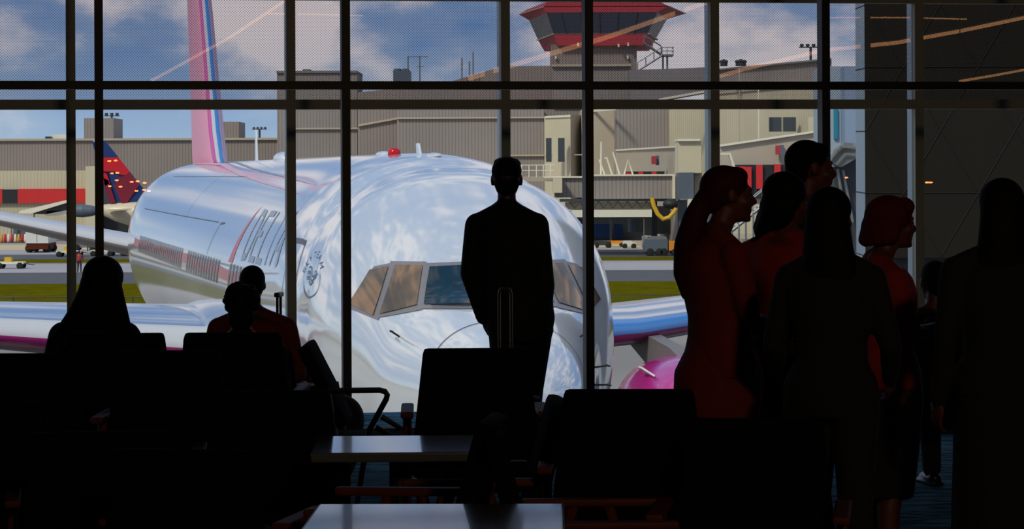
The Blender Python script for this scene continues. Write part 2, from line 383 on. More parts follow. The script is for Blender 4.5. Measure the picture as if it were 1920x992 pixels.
for i, (px, py) in enumerate(tl):
    if i < 13: lab = 'orange pendant lamp mirrored over the far tail fin, %s from the left' % ['first', 'seventh', 'third', 'eighth', 'sixth', 'ninth', 'eleventh', 'twelfth', 'tenth', 'next to last', 'last', 'second', 'fifth'][i]
    else: lab = ['left one of the orange lamp pair mirrored on the charcoal wing', 'right one of the orange lamp pair mirrored on the charcoal wing', 'orange pendant lamp mirrored on the pale edge of the charcoal wing', 'orange pendant lamp mirrored on the near jet bridge hood'][i - 13]
    q = mirror(px, py, 43.5 + (i % 3) * 1.1 + i * .13); o = empty('pendant_lamp', (q.x, q.y, CEIL), 0, lab, 'lamp', 'orange pendant lamps reflected in the glass')
    bm = B(); ell(bm, (0, 0, q.z - CEIL), (.034, .034, .016), u=10, v=8); build('bulb', bm, M['lamp2'], o, True)
    bm = B(); loft(bm, [(0, 0, q.z - CEIL + .006, .02, .02), (0, 0, q.z - CEIL + .03, .008, .008)], 12); build('shade', bm, M['dksteel'], o)
    bm = B(); tube(bm, [(0, 0, q.z - CEIL + .03), (0, 0, 0)], .002, 5); build('cord', bm, M['dksteel'], o)

# warm light for the dim interior, unseen fixture added behind the camera
fx = empty('ceiling_panel_light', (3.0, -3.0, CEIL), 0, 'broad warm ceiling light fixture behind the camera, out of the frame', 'lamp')
bm = B(); bb(bm, (-.4, -.4, -.06), (.4, .4, 0)); build('housing', bm, M['dksteel'], fx)
al = bpy.data.lights.new('ceiling_glow', 'AREA'); al.energy = 75; al.size = .7; al.color = (1, .74, .46)
alo = bpy.data.objects.new('ceiling_glow', al); COL.objects.link(alo); alo.location = (3.0, -3.0, CEIL - .42)
alo.rotation_euler = Vector((0, 8, -3)).to_track_quat('-Z', 'Y').to_euler()

# ------------------------------------------------------------------ ground outside
def gplane(name, y0, y1, x0, x1, z, mat, thick=.4):
    bm = B(); bb(bm, (x0, y0, GROUND - thick), (x1, y1, GROUND + z)); return struct(name, bm, mat)
mcon, nt, Nn, Ll = newmat('apron_concrete'); b = Nn['Principled BSDF']; b.inputs['Roughness'].default_value = .8
t = Nn.new('ShaderNodeTexCoord'); n_ = Nn.new('ShaderNodeTexNoise'); n_.inputs['Scale'].default_value = .05; n_.inputs['Detail'].default_value = 6
mpn = Nn.new('ShaderNodeMapping'); mpn.inputs['Scale'].default_value = (.35, 1, 1); Ll.new(t.outputs['Object'], mpn.inputs[0]); Ll.new(mpn.outputs[0], n_.inputs[0])
crr = Nn.new('ShaderNodeValToRGB'); crr.color_ramp.elements[0].position = .35; crr.color_ramp.elements[1].position = .65
crr.color_ramp.elements[0].color = (.25, .235, .21, 1); crr.color_ramp.elements[1].color = (.36, .34, .31, 1)
Ll.new(n_.outputs[0], crr.inputs[0]); Ll.new(crr.outputs[0], b.inputs['Base Color'])
bm = B(); bb(bm, (-400, 20, GROUND - .6), (400, 900, GROUND)); struct('floor_apron', bm, mcon)
M['asphalt'] = pmat('dark_asphalt', (.085, .09, .10), .85, var=.2, vscale=.2)
M['lightcon'] = pmat('pale_concrete', (.40, .39, .40), .8, var=.12, vscale=.15)
M['sand'] = pmat('sandy_apron', (.62, .50, .30), .85, var=.1, vscale=.2)
M['grass'] = pmat('mown_grass', (.115, .105, .004), 1, spec=0, bump=.5, var=.5, vscale=.8)
def yD(y): return FPX * (HC - GROUND) / (y - HOR)
def band(name, ylo, yhi, z, mat): return gplane(name, yD(yhi), yD(ylo), -300, 300, z, mat, .0 + .3)
band('trim_50', 508, 530, .03, M['asphalt']); band('trim_51', 492, 508, .03, M['lightcon'])
band('trim_52', 474, 483, .03, M['asphalt']); band('trim_53', 455, 465, .03, M['sand']); band('trim_54', 466, 473, .03, M['lightcon'])
g = gplane('grass_verge', yD(600), yD(530), -300, 300, .06, M['grass']); del g['kind']; tag(g, 'strip of mown green grass between the taxiway and the dark road', 'grass', kind='stuff')
g = gplane('grass_verge', yD(489), yD(484), -300, 300, .06, M['grass']); del g['kind']; tag(g, 'thin far strip of green grass beyond the pale taxiway', 'grass', kind='stuff')
# fence on the grass
fe = empty('airfield_fence', (0, 142, GROUND + .06), 0, 'low dark chain link fence standing along the grass verge', 'fence')
Df = 142.0
for px in range(-60, 2100, 112):
    bm = B(); tube(bm, [((px + 84 - 960) / FPX * Df, 0, 0), ((px + 84 - 960) / FPX * Df, 0, 1.05)], .035, 8); build('post', bm, M['dksteel'], fe)
bm = B(); tube(bm, [(-30, 0, 1.03), (34, 0, 1.03)], .025, 6); build('top_rail', bm, M['dksteel'], fe)
mesh_m, nt, Nn, Ll = newmat('chain_link'); bsdf = Nn['Principled BSDF']; bsdf.inputs['Base Color'].default_value = (.02, .03, .02, 1)
bm = B()
for i in range(0, 640): tube(bm, [(-30 + i * .1, 0, .02), (-30 + i * .1, 0, 1.02)], .004, 3, False)
for j in range(0, 10): tube(bm, [(-30, 0, .05 + j * .1), (34, 0, .05 + j * .1)], .004, 3, False)
build('mesh_infill', bm, mesh_m, fe)

# ------------------------------------------------------------------ the airliner at the gate
PSI = 0.208; HZ = (HC - 2.343) - GROUND
PLANE = empty('airliner', (0.432, 35.708, GROUND), PSI, 'large white airliner parked nose first outside the window, with a pink tail fin', 'airplane')
ST = [0, .03, .1, .3, .6, 1.0, 1.6, 2.4, 3.2, 4, 5, 6, 7, 8, 9.5, 11, 44, 48, 52, 56, 59, 61.2]
HWD = [.02, .16, .28, .52, .78, 1.02, 1.27, 1.55, 1.77, 2.03, 2.28, 2.40, 2.40, 2.475, 2.515, 2.515, 2.515, 2.42, 2.05, 1.42, .82, .25]
TOP = [-.79, -.66, -.55, -.33, -.1, .12, .36, .66, 1.25, 1.684, 2.067, 2.351, 2.447, 2.62, 2.69, 2.705, 2.705, 2.70, 2.62, 2.45, 2.2, 1.85]
BOT = [-.81, -.95, -1.07, -1.28, -1.5, -1.72, -1.95, -2.15, -2.3, -2.43, -2.55, -2.63, -2.68, -2.7, -2.705, -2.705, -2.705, -2.3, -1.4, -.3, .7, 1.35]
def hermite(xs, ys, t):
    n = len(xs)
    if t <= xs[0]: return ys[0]
    if t >= xs[-1]: return ys[-1]
    i = max(k for k in range(n - 1) if xs[k] <= t)
    def sl(k):
        if k == 0 or k == n - 1: return (ys[min(k + 1, n - 1)] - ys[max(k - 1, 0)]) / (xs[min(k + 1, n - 1)] - xs[max(k - 1, 0)])
        a = (ys[k] - ys[k - 1]) / (xs[k] - xs[k - 1]); b_ = (ys[k + 1] - ys[k]) / (xs[k + 1] - xs[k])
        if a * b_ <= 0: return 0
        return 2 * a * b_ / (a + b_)
    h = xs[i + 1] - xs[i]; u = (t - xs[i]) / h; m0, m1 = sl(i) * h, sl(i + 1) * h
    return (2 * u**3 - 3 * u**2 + 1) * ys[i] + (u**3 - 2 * u**2 + u) * m0 + (-2 * u**3 + 3 * u**2) * ys[i + 1] + (u**3 - u**2) * m1
def cxo(t):
    u = min(max((6.5 - t) / 4.3, 0), 1); return -.27 * u * u * (3 - 2 * u)
def SF(t, a, off=0):
    W = hermite(ST, HWD, t); T = hermite(ST, TOP, t); Bo = hermite(ST, BOT, t)
    n = 2 + .377 * min(max((12 - t) / 6, 0), 1) * min(1, t / 1.2); c = math.cos(a); s = math.sin(a)
    c = math.copysign(abs(c) ** (2 / n), c); s = math.copysign(abs(s) ** (2 / n), s)
    return Vector((cxo(t) + W * c, t, (T + Bo) / 2 + (T - Bo) / 2 * s + HZ))
def SN(t, a):
    e = .02; d1 = SF(t + e, a) - SF(t - e, a); d2 = SF(t, a + e) - SF(t, a - e); n = d2.cross(d1)
    if n.length < 1e-9: return Vector((0, -1, 0))
    n.normalize(); c = SF(t, a) - Vector((cxo(t), t, HZ))
    if n.dot(Vector((c.x, 0, c.z))) < 0: n = -n
    return n
def SP(t, a, off=.006): return SF(t, a) + SN(t, a) * off
ts = []
t_ = 0.0
while t_ < .3: ts.append(t_); t_ += .03
while t_ < 11: ts.append(t_); t_ += .14
while t_ < 44: ts.append(t_); t_ += 1.5
while t_ < 61.2: ts.append(t_); t_ += .7
ts.append(61.2)
bm = B(); rings = []
NA = 112
for t_ in ts: rings.append([bm.verts.new(SF(t_, 2 * PI * k / NA + .001)) for k in range(NA)])
for a, b in zip(rings, rings[1:]):
    for k in range(NA): bm.faces.new((a[k], a[(k + 1) % NA], b[(k + 1) % NA], b[k]))
bm.faces.new(rings[0][::-1]); bm.faces.new(rings[-1])
build('fuselage', bm, M['plane'], PLANE, True)

def patch(bm, f, nu, nv, thick=None):
    g = [[bm.verts.new(f(i / nu, j / nv)) for j in range(nv + 1)] for i in range(nu + 1)]
    for i in range(nu):
        for j in range(nv): bm.faces.new((g[i][j], g[i + 1][j], g[i + 1][j + 1], g[i][j + 1]))
def ribbon(bm, pts, wid, n=10, off=.007):
    """stroke along (t, angle) points painted on the skin"""
    for (t0, a0, *r0), (t1, a1, *r1) in zip(pts, pts[1:]):
        w0 = r0[0] if r0 else wid; w1 = r1[0] if r1 else wid
        R = 2.5
        dt, da = t1 - t0, (a1 - a0) * R; l = math.hypot(dt, da)
        if l < 1e-6: continue
        px_, pa_ = -da / l, dt / l / R; m = max(1, int(l / .12)); m = min(m, 60)
        def f(u, v):
            ww = (w0 + (w1 - w0) * u) * (v - .5)
            return SP(t0 + dt * u + px_ * ww, a0 + (a1 - a0) * u + pa_ * ww, off)
        patch(bm, f, m, 1)
D2R = PI / 180
# lettering on the starboard side
def lt(tt, vv): return (tt, (164 - 22 * vv) * D2R)         # vv: 0 bottom .. 1 top
def stroke_letters(spec, mat_, name, wv=.13):
    bm = B()
    for pts in spec:
        ribbon(bm, [(*lt(a, b_), w_) for (a, b_, w_) in pts], wv)
    return build(name, bm, M[mat_], PLANE)
def D_(t0): return [[(t0, 0, .16), (t0, 1, .16)], [(t0 + .08, .96, .14), (t0 - .55, .93, .14), (t0 - .8, .7, .16), (t0 - .84, .5, .16), (t0 - .8, .3, .16), (t0 - .55, .07, .14), (t0 + .08, .04, .14)]]
def E_(t0): return [[(t0, 0, .16), (t0, 1, .16)], [(t0 + .08, .95, .12), (t0 - .75, .95, .12)], [(t0 + .08, .53, .12), (t0 - .55, .53, .12)], [(t0 + .08, .05, .12), (t0 - .78, .05, .12)]]
def L_(t0): return [[(t0, 0, .16), (t0, 1, .16)], [(t0 + .08, .05, .12), (t0 - .75, .05, .12)]]
def T_(t0): return [[(t0 - .4, 0, .16), (t0 - .4, 1, .16)], [(t0 + .1, .95, .12), (t0 - .9, .95, .12)]]
def A_(t0): return [[(t0 + .1, 0, .14), (t0 - .42, 1, .15)], [(t0 - .95, 0, .2), (t0 - .42, 1, .2)], [(t0 - .08, .3, .1), (t0 - .75, .3, .1)]]
stroke_letters(D_(15.3), 'ltnavy', 'lettering'); stroke_letters(E_(14.1), 'ltnavy', 'lettering'); stroke_letters(L_(12.95), 'ltnavy', 'lettering')
stroke_letters(T_(11.95), 'ltnavy', 'lettering'); stroke_letters(A_(10.75), 'ltnavy', 'lettering')
bm = B()      # triangular red emblem before the word, split like two stacked wedges
patch(bm, lambda u, v: SP(17.1 - 1.0 * u + (1 - u) * 0 + (v - .5) * .75 * (1 - u), (166.5 - 27 * u) * D2R), 14, 2)
build('emblem', bm, M['widget'], PLANE)
# round alliance mark behind the cockpit
bm = B()
ct, ca, rr_ = 6.2, 163.0, .52
def lg(x, y): return (ct - x * 1.25, (ca - y * .47 / 2.35 * 57.3) * D2R)
arc = [lg(rr_ * 1.25 * math.cos(q * D2R), rr_ * 1.15 * math.sin(q * D2R)) + (.035 if -150 < q < -60 else .02,) for q in range(-160, 31, 10)]
ribbon(bm, arc, .04); build('alliance_ring', bm, M['navy'], PLANE); bm = B()
for (dx, dy, s_) in ((0, .16, 1), (-.03, .02, .95), (-.05, -.13, .8)):
    pts = []
    for k in range(15):
        u = k / 14; pts.append(lg(-.42 * s_ + .84 * u * s_ + dx, dy + .13 * math.sin(u * 2 * PI + .6) * s_) + (.03,))
    ribbon(bm, pts, .05)
ribbon(bm, [lg(.30 + .1 * math.cos(q * D2R), .16 + .1 * math.sin(q * D2R)) for q in range(0, 361, 30)], .02)
ribbon(bm, [lg(-.30 + .1 * math.cos(q * D2R), -.02 + .1 * math.sin(q * D2R)) for q in range(0, 361, 30)], .02)
build('alliance_emblem', bm, M['navy'], PLANE)
glyph = {'S': [[(.5, .9), (-.4, .9), (-.4, .5), (.4, .5), (.4, .1), (-.5, .1)]], 'K': [[(-.4, 0), (-.4, 1)], [(.4, 1), (-.4, .5), (.4, 0)]],
         'Y': [[(-.4, 1), (0, .5), (.4, 1)], [(0, .5), (0, 0)]], 'T': [[(-.45, 1), (.45, 1)], [(0, 1), (0, 0)]],
         'E': [[(.4, 1), (-.4, 1), (-.4, 0), (.4, 0)], [(-.4, .5), (.3, .5)]], 'A': [[(-.45, 0), (0, 1), (.45, 0)], [(-.25, .4), (.25, .4)]],
         'M': [[(-.45, 0), (-.45, 1), (0, .4), (.45, 1), (.45, 0)]]}
for ch, q in zip('SKYTEAM', (172, 153, 134, 112, 92, 72, 50)):
    bm = B()
    for st_ in glyph[ch]:
        pp = []
        for (gx, gy) in st_:
            gx *= .16; gy = gy * .2; r_ = .64 + gy; cxq, sxq = math.cos(q * D2R), math.sin(q * D2R)
            pp.append(lg(r_ * cxq + gx * sxq, r_ * sxq - gx * cxq))
        ribbon(bm, pp, .02)
    build('alliance_letter', bm, M['navy'], PLANE)
# muted red stripe along the window row, then the cabin windows
bm = B(); ribbon(bm, [(44 - i * 1.0, (171.5 + .5 * math.sin(i)) * D2R) for i in range(0, 33)], .20, off=.006); build('window_row_stripe', bm, M['redstripe'], PLANE)
wfirst = None; nwin = 0
for i in range(54):
    t0 = 12.2 + i * .58
    if 17.0 < t0 < 18.6 or t0 > 42 or 26.6 < t0 < 27.6: continue
    bm = B()
    def f(u, v, t0=t0):
        x = (u - .5) * .26; y = (v - .5) * .44
        q = 1 - .22 * max(0, abs(v - .5) * 2 - .6) / .4
        return SP(t0 + x * q, (171.8 - y / 2.5 * 57.3) * D2R, .012)
    patch(bm, f, 2, 6); build('cabin_window', bm, M['cabinwin'], PLANE)
# door outlines and seams
def outline(pts, name, wid=.03): bm = B(); ribbon(bm, [(a, b_ * D2R) for a, b_ in pts], wid, off=.008); return build(name, bm, M['line'], PLANE)
outline([(8.55, 154), (8.62, 160), (8.6, 172), (8.55, 184), (8.5, 192), (7.5, 193), (7.5, 180), (7.55, 165), (7.62, 153.5), (8.55, 154)], 'door_outline', .035)
outline([(8.55, 153.7), (7.62, 153.2)], 'door_top_strip', .09)
outline([(22.0, 166), (21.7, 158), (21.4, 151), (20.7, 150.5)], 'door_outline', .04)
outline([(10.1, 95), (10.1, 120), (10.1, 150), (10.1, 165)], 'skin_seam', .02)
outline([(30, 95), (30, 150)], 'skin_seam', .03); outline([(44, 150), (30, 150.5), (22, 150.5)], 'skin_seam', .02)
outline([(44, 122), (32, 122), (24, 122)], 'skin_seam', .015)
seam_c = []
for k in range(-8, 45):
    q = k * 5.0 * D2R + .0
    seam_c.append((1.62 + .12 * math.cos(q - PI / 2) * 0, k * 5.0))
outline([(1.22 + .2 * math.sin(q * D2R), q) for q in range(-40, 221, 5)], 'radome_seam', .016)
# ribbon of livery colour running forward from the fin over the crown
def crown(off_a, mat_, wd, name):
    bm = B(); key = [(47, 92), (44, 94), (40, 97), (36, 100), (31, 108), (26, 115), (20, 121), (15, 125.5), (11, 129)]
    ribbon(bm, [(a, (b_ + off_a * (1 - .25 * i / 8)) * D2R, wd * (1.02 - i / 8)) for i, (a, b_) in enumerate(key)], wd, off=.007); build(name, bm, M[mat_], PLANE)
crown(6, 'lpink', .26, 'livery_ribbon'); crown(-1.5, 'ltnavy', .12, 'livery_ribbon')
# cockpit glazing: polygons in the nose's front view cast back onto the skin
def on_nose(lat, z, off):
    lo, hi = .5, 6.5                      # find t so that the skin passes through (lat, z)
    for _ in range(34):
        m = (lo + hi) / 2; W = hermite(ST, HWD, m); T = hermite(ST, TOP, m); Bo = hermite(ST, BOT, m)
        n = 2 + .377 * min(max((12 - m) / 6, 0), 1) * min(1, m / 1.2)
        v_ = (abs(lat - 0) / W) ** n + (abs(z - (T + Bo) / 2) / ((T - Bo) / 2)) ** n
        if v_ > 1: lo = m
        else: hi = m
    W = hermite(ST, HWD, hi); T = hermite(ST, TOP, hi); Bo = hermite(ST, BOT, hi); n = 2 + .377 * min(1, hi / 1.2)
    c = max(-1, min(1, lat / W)); c = math.copysign(abs(c) ** (n / 2), c); s = max(-1, min(1, (z - (T + Bo) / 2) / ((T - Bo) / 2))); s = math.copysign(abs(s) ** (n / 2), s)
    return SP(hi, math.atan2(s, c), off)
def pane(poly, off, mat_, name, par, sgn, grow=0):
    cx_ = sum(p[0] for p in poly) / 4; cz_ = sum(p[1] for p in poly) / 4
    q = [(p[0] + math.copysign(grow, p[0] - cx_), p[1] + math.copysign(grow, p[1] - cz_)) for p in poly]
    bm = B()
    def f(u, v):
        a = [q[0][i] * (1 - u) + q[1][i] * u for i in (0, 1)]; b_ = [q[3][i] * (1 - u) + q[2][i] * u for i in (0, 1)]
        x = a[0] * (1 - v) + b_[0] * v; z = a[1] * (1 - v) + b_[1] * v
        return on_nose(sgn * x, z, off)
    patch(bm, f, 12, 10); return build(name, bm, M[mat_], par, True)
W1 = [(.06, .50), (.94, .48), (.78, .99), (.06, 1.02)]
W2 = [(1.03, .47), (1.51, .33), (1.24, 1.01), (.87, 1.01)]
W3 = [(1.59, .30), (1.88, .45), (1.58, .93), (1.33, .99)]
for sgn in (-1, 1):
    for poly, mt in ((W1, 'cockpit'), (W2, 'reflpane'), (W3, 'reflpane')):
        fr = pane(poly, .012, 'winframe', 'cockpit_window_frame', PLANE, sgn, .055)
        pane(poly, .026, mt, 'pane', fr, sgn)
# probes, beacon, antennas
for (t0, a0, l_) in ((2.3, 148, .16), (2.1, 33, .16), (2.3, 10, .2), (2.2, 2, .2)):
    p = SP(t0, a0 * D2R, 0); n_ = SN(t0, a0 * D2R); bm = B(); tube(bm, [p, p + n_ * l_], .014, 8); tube(bm, [p + n_ * l_ + Vector((0, -.14, 0)), p + n_ * l_ + Vector((0, .05, 0))], [.012, .018], 8)
    build('pitot_probe', bm, M['rubber'], PLANE)
p = SP(9.9, 98 * D2R, 0); bm = B(); loft(bm, [(p.x, p.y, p.z - .05, .11, .11), (p.x, p.y, p.z + .06, .11, .11), (p.x, p.y, p.z + .11, .07, .07)], 16); build('beacon', bm, M['beacon'], PLANE, True)
for (t0, a0, sx, sy, h_) in ((8.3, 90, .12, .4, .05), (11.5, 97, .14, .3, .06), (27.0, 94, .24, .6, .17)):
    p = SP(t0, a0 * D2R, 0); bm = B(); ell(bm, p, (sx, sy, h_)); build('antenna_fairing', bm, M['plane'], PLANE, True)
for (t0, a0, h_, mt) in ((9.0, 92, .2, 'plane'), (33, 93, .8, 'plane')):
    p = SP(t0, a0 * D2R, -.02); bm = B(); extrude_poly(bm, [p, p + Vector((0, .3, 0)), p + Vector((0, .36, h_)), p + Vector((0, .2, h_))], Vector((.04, 0, 0))); build('blade_antenna', bm, M[mt], PLANE)
# wiper
bm = B(); tube(bm, [on_nose(-.85, .455, .05), on_nose(-.4, .45, .05), on_nose(-.1, .47, .04)], .012, 6); build('wiper', bm, M['rubber'], PLANE)
bm = B(); tube(bm, [on_nose(.85, .455, .05), on_nose(.4, .45, .05), on_nose(.1, .47, .04)], .012, 6); build('wiper', bm, M['rubber'], PLANE)
# wings: airfoil lofts
def airfoil(n=14, th=.12):
    """closed loop (c, z) from trailing edge over the top to the leading edge and back underneath"""
    def yt(x): return 5 * th * (.2969 * math.sqrt(x) - .126 * x - .3516 * x * x + .2843 * x**3 - .1036 * x**4)
    xs = [.5 * (1 + math.cos(PI * k / n)) for k in range(n + 1)]
    up_ = [(x, yt(x) * 1.15) for x in xs]; lo_ = [(x, -yt(x) * .85) for x in reversed(xs[:-1])]
    return up_ + lo_
def wing(name, secs, parent, mats, thr, vertical=False):
    """secs: (span, leading edge y, height, chord, thickness ratio)"""
    bm = B(); rings = []
    for (sp, ly, z, ch, th) in secs:
        af = airfoil(14, th)
        if vertical: rings.append([bm.verts.new((zz * ch, ly + c * ch, sp + HZ)) for c, zz in af])
        else: rings.append([bm.verts.new((sp, ly + c * ch, z + HZ + zz * ch)) for c, zz in af])
    n = len(rings[0]); fa = []
    for a, b_ in zip(rings, rings[1:]):
        for k in range(n):
            f_ = bm.faces.new((a[k], a[(k + 1) % n], b_[(k + 1) % n], b_[k])); fa.append((f_, k))
    bm.faces.new(rings[0]); bm.faces.new(rings[-1][::-1])
    for f_, k in fa: f_.material_index = thr(k, n)
    return build(name, bm, None, parent, True, mats=[M[m] for m in mats])
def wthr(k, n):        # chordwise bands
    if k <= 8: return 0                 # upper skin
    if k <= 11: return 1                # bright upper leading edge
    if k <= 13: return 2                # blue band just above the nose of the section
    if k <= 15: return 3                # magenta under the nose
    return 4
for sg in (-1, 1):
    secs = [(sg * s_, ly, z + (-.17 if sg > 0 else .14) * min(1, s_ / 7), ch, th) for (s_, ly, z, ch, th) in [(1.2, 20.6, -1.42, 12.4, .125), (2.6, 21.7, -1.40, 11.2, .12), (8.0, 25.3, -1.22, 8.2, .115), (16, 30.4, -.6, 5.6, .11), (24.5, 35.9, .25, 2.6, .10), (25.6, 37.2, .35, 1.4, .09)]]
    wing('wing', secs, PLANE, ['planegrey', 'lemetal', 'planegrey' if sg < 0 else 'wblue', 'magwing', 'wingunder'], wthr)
    secs = [(sg * s_, ly, z, ch, .13) for (s_, ly, z, ch) in [(.8, 51.6, -.15, 6.4), (2.0, 52.4, 0.0, 5.8), (9.2, 57.6, 1.5, 2.3), (9.5, 58.1, 1.55, 1.4)]]
    wing('tailplane', secs, PLANE, ['planegrey', 'planegrey', 'planegrey', 'wingunder'], lambda k, n: 1 if k < 14 else 3)
secs = [(2.0, 42.2, 0, 9.8, .05), (2.9, 43.9, 0, 8.9, .08), (3.6, 44.8, 0, 8.2, .088), (7.5, 48.0, 0, 6.2, .10), (11.2, 51.5, 0, 4.0, .11), (11.5, 52.3, 0, 2.8, .10)]
def fthr(k, n):
    kk = k if k < 14 else n - 1 - k       # 0 = trailing edge .. 13 = leading edge
    return 0 if k <= 12 else {13: 1, 14: 2, 15: 3}.get(k, 4)
wing('fin', secs, PLANE, ['lpink', 'wblue', 'planegrey', 'magenta', 'pink'], fthr, True)
# wing root fairing
bm = B(); ell(bm, (0, 27.5, -1.55 + HZ), (2.85, 9.2, 1.45), u=40, v=20); build('wing_root_fairing', bm, M['plane'], PLANE, True)
# engines
for sg in (-1, 1):
    ex, ey, ez = sg * 8.35, 20.4, -3.15 + HZ
    bm = B(); prof = [(0, 1.16), (.02, 1.20), (.12, 1.26), (.6, 1.36), (1.6, 1.42), (3.0, 1.38), (4.4, 1.2), (4.8, 1.05)]
    rings = [[bm.verts.new((ex + r_ * math.cos(2 * PI * k / 40), ey + y_, ez + r_ * math.sin(2 * PI * k / 40))) for k in range(40)] for y_, r_ in prof + [(4.8, .9), (2, 1.0), (.5, 1.1), (.1, 1.12)]]
    nr = len(rings)
    for i in range(nr):
        a, b_ = rings[i], rings[(i + 1) % nr]
        for k in range(40):
            f_ = bm.faces.new((a[k], a[(k + 1) % 40], b_[(k + 1) % 40], b_[k])); f_.material_index = 1 if i in (0, 1, nr - 1) else (2 if i > 7 else 0)
    en = build('engine_nacelle', bm, None, PLANE, True, mats=[M['magenta'], M['lemetal'], M['steel']])
    bm = B()
    for k in range(26):
        a_ = 2 * PI * k / 26; r1 = Vector((math.cos(a_), 0, math.sin(a_))); tn = Vector((-math.sin(a_), 0, math.cos(a_)))
        c0 = Vector((ex, ey + .9, ez)); extrude_poly(bm, [c0 + r1 * .3, c0 + r1 * 1.08 + Vector((0, .05, 0)) - tn * .09, c0 + r1 * 1.08 + Vector((0, .18, 0)) + tn * .09, c0 + r1 * .3 + Vector((0, .2, 0))], Vector((0, .02, 0)))
    ell(bm, (ex, ey + .9, ez), (.32, .5, .32)); build('fan', bm, M['dksteel'], en, True)
    bm = B(); extrude_poly(bm, [(ex - .18, ey + 1.7, ez + 1.2), (ex - .18, ey + 3.2, ez + 1.52), (ex - .18, ey + 6.0, ez + 1.75), (ex - .18, ey + 7.5, ez + 1.55), (ex - .18, ey + 4.8, ez + .9)], Vector((.36, 0, 0)))
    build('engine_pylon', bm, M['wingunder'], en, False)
    bm = B(); q = Vector((ex - sg * 1.05, ey + 1.3, ez + 1.02)); extrude_poly(bm, [q, q + Vector((0, .9, .03)), q + Vector((-sg * .14, .85, .15)), q + Vector((-sg * .13, .6, .14))], Vector((.03, 0, .03))); build('nacelle_strake', bm, M['white'], en)
    bm = B(); ell(bm, (ex, ey + 5.0, ez), (.8, 1.6, .8)); build('exhaust_cone', bm, M['steel'], en, True)
# landing gear (mostly out of sight, carries the aircraft)
def gear(x, y, top, wr, ww, pairs, name):
    bm = B(); tube(bm, [(x, y, top), (x, y, wr)], .13, 12); g_ = build(name, bm, M['steel'], PLANE)
    for dy in pairs:
        for dx in (-ww, ww):
            bm = B(); tube(bm, [(x + dx - .17, y + dy, wr), (x + dx - .1, y + dy, wr), (x + dx + .1, y + dy, wr), (x + dx + .17, y + dy, wr)], [wr * .75, wr, wr, wr * .75], 28); build('wheel', bm, M['rubber'], g_, True)
gear(0, 5.2, -2.3 + HZ, .47, .32, (0,), 'nose_gear'); gear(-4.6, 29.5, -1.6 + HZ, .58, .45, (-.7, .7), 'main_gear'); gear(4.6, 29.5, -1.6 + HZ, .58, .45, (-.7, .7), 'main_gear')

# ------------------------------------------------------------------ far terminal buildings
def zpx(y, D): return HC + (HOR - y) * D / FPX
def xpx(px, D): return (px - 960) / FPX * D
def wallq(px0, D0, px1, D1, z0, z1, thick=6.0):
    a = (xpx(px0, D0), D0); b_ = (xpx(px1, D1), D1); bm = B()
    extrude_poly(bm, [(a[0], a[1], z0), (b_[0], b_[1], z0), (b_[0], b_[1], z1), (a[0], a[1], z1)], Vector((0, thick, 0))); return bm
def fbox(px0, px1, y0, y1, D, thick=6.0): return wallq(px0, D, px1, D, zpx(y1, D), zpx(y0, D), thick)
def polyD(pts, D, thick): bm = B(); extrude_poly(bm, [(xpx(x, D), D, zpx(y, D)) for x, y in pts], Vector((0, thick, 0))); return bm
def house(name, px, D, label, cat='building'): return empty(name, (xpx(px, D), D, GROUND), 0, label, cat)
def part(name, bm, mat, par):
    """parent a mesh made in world coordinates to an empty"""
    o = build(name, bm, M[mat], par); v = par.location
    for q in o.data.vertices: q.co -= Vector(v)
    return o
G = GROUND
h = house('terminal_building', 200, 330, 'long low taupe terminal wing with a red band, behind the far left aircraft tail')
part('wall', wallq(-80, 330, 522, 330, G, zpx(258, 330), 14), 'taupe', h); part('coping', fbox(-80, 522, 256, 260, 329.6, 15), 'beige', h)
part('lower_wall', wallq(-80, 328, 162, 328, G, zpx(316, 328), 3), 'cream', h)
for a, b_ in ((-80, 4), (33, 162)): part('red_panel', fbox(a, b_, 350, 377, 327.5, 1), 'red', h)
part('dark_panel', fbox(4, 33, 351, 377, 327.5, 1), 'black', h)
part('bay', wallq(160, 326, 184, 326, G, zpx(308, 326), 5), 'cream_fl', h)
part('rooftop_box', fbox(158, 213, 218, 260, 334, 8), 'taupe_lt', h); part('rooftop_box', fbox(412, 448, 226, 262, 334, 8), 'taupe', h)
part('vent', fbox(85, 95, 252, 259, 331, 2), 'dksteel', h); part('rooftop_tank', fbox(95, 128, 248, 259, 332, 3), 'white', h)
part('ground_floor', fbox(-80, 522, 400, 440, 329, 1), 'black', h)
h = house('terminal_building', 595, 318, 'tall windowless taupe block behind the nose, left of the rooftop cooling unit')
part('wall', wallq(520, 320, 670, 320, G, zpx(133, 320), 12), 'taupe_lt', h); part('coping', fbox(519, 670.5, 131, 135, 319.7, 12), 'roof', h); part('belt_course', fbox(540, 680, 238, 241, 319.6, .5), 'beige', h)
part('roof_hatch', fbox(568, 582, 128, 134, 322, 4), 'roof', h)
h = house('terminal_building', 800, 312, 'wide taupe hall behind the nose with a pitched roof edge below the antennas')
part('wall', polyD([(671, 440), (671, 172), (830, 157), (945, 124), (1184, 123), (1184, 440)], 314, 20), 'taupe', h)
part('lower_wall', wallq(745, 310, 1021, 310, G, zpx(206, 310), 4), 'taupe_lt', h); part('belt_course', fbox(745, 1024, 219, 222, 309.6, .4), 'beige', h)
part('roof_edge', polyD([(672, 236), (672, 232), (745, 219), (745, 223)], 313.6, .5), 'beige', h)
part('belt_course', fbox(950, 1024, 290, 293, 309.6, .4), 'beige', h)
h = house('terminal_building', 1045, 300, 'narrow cream bay with two dark slit windows above the jet bridge')
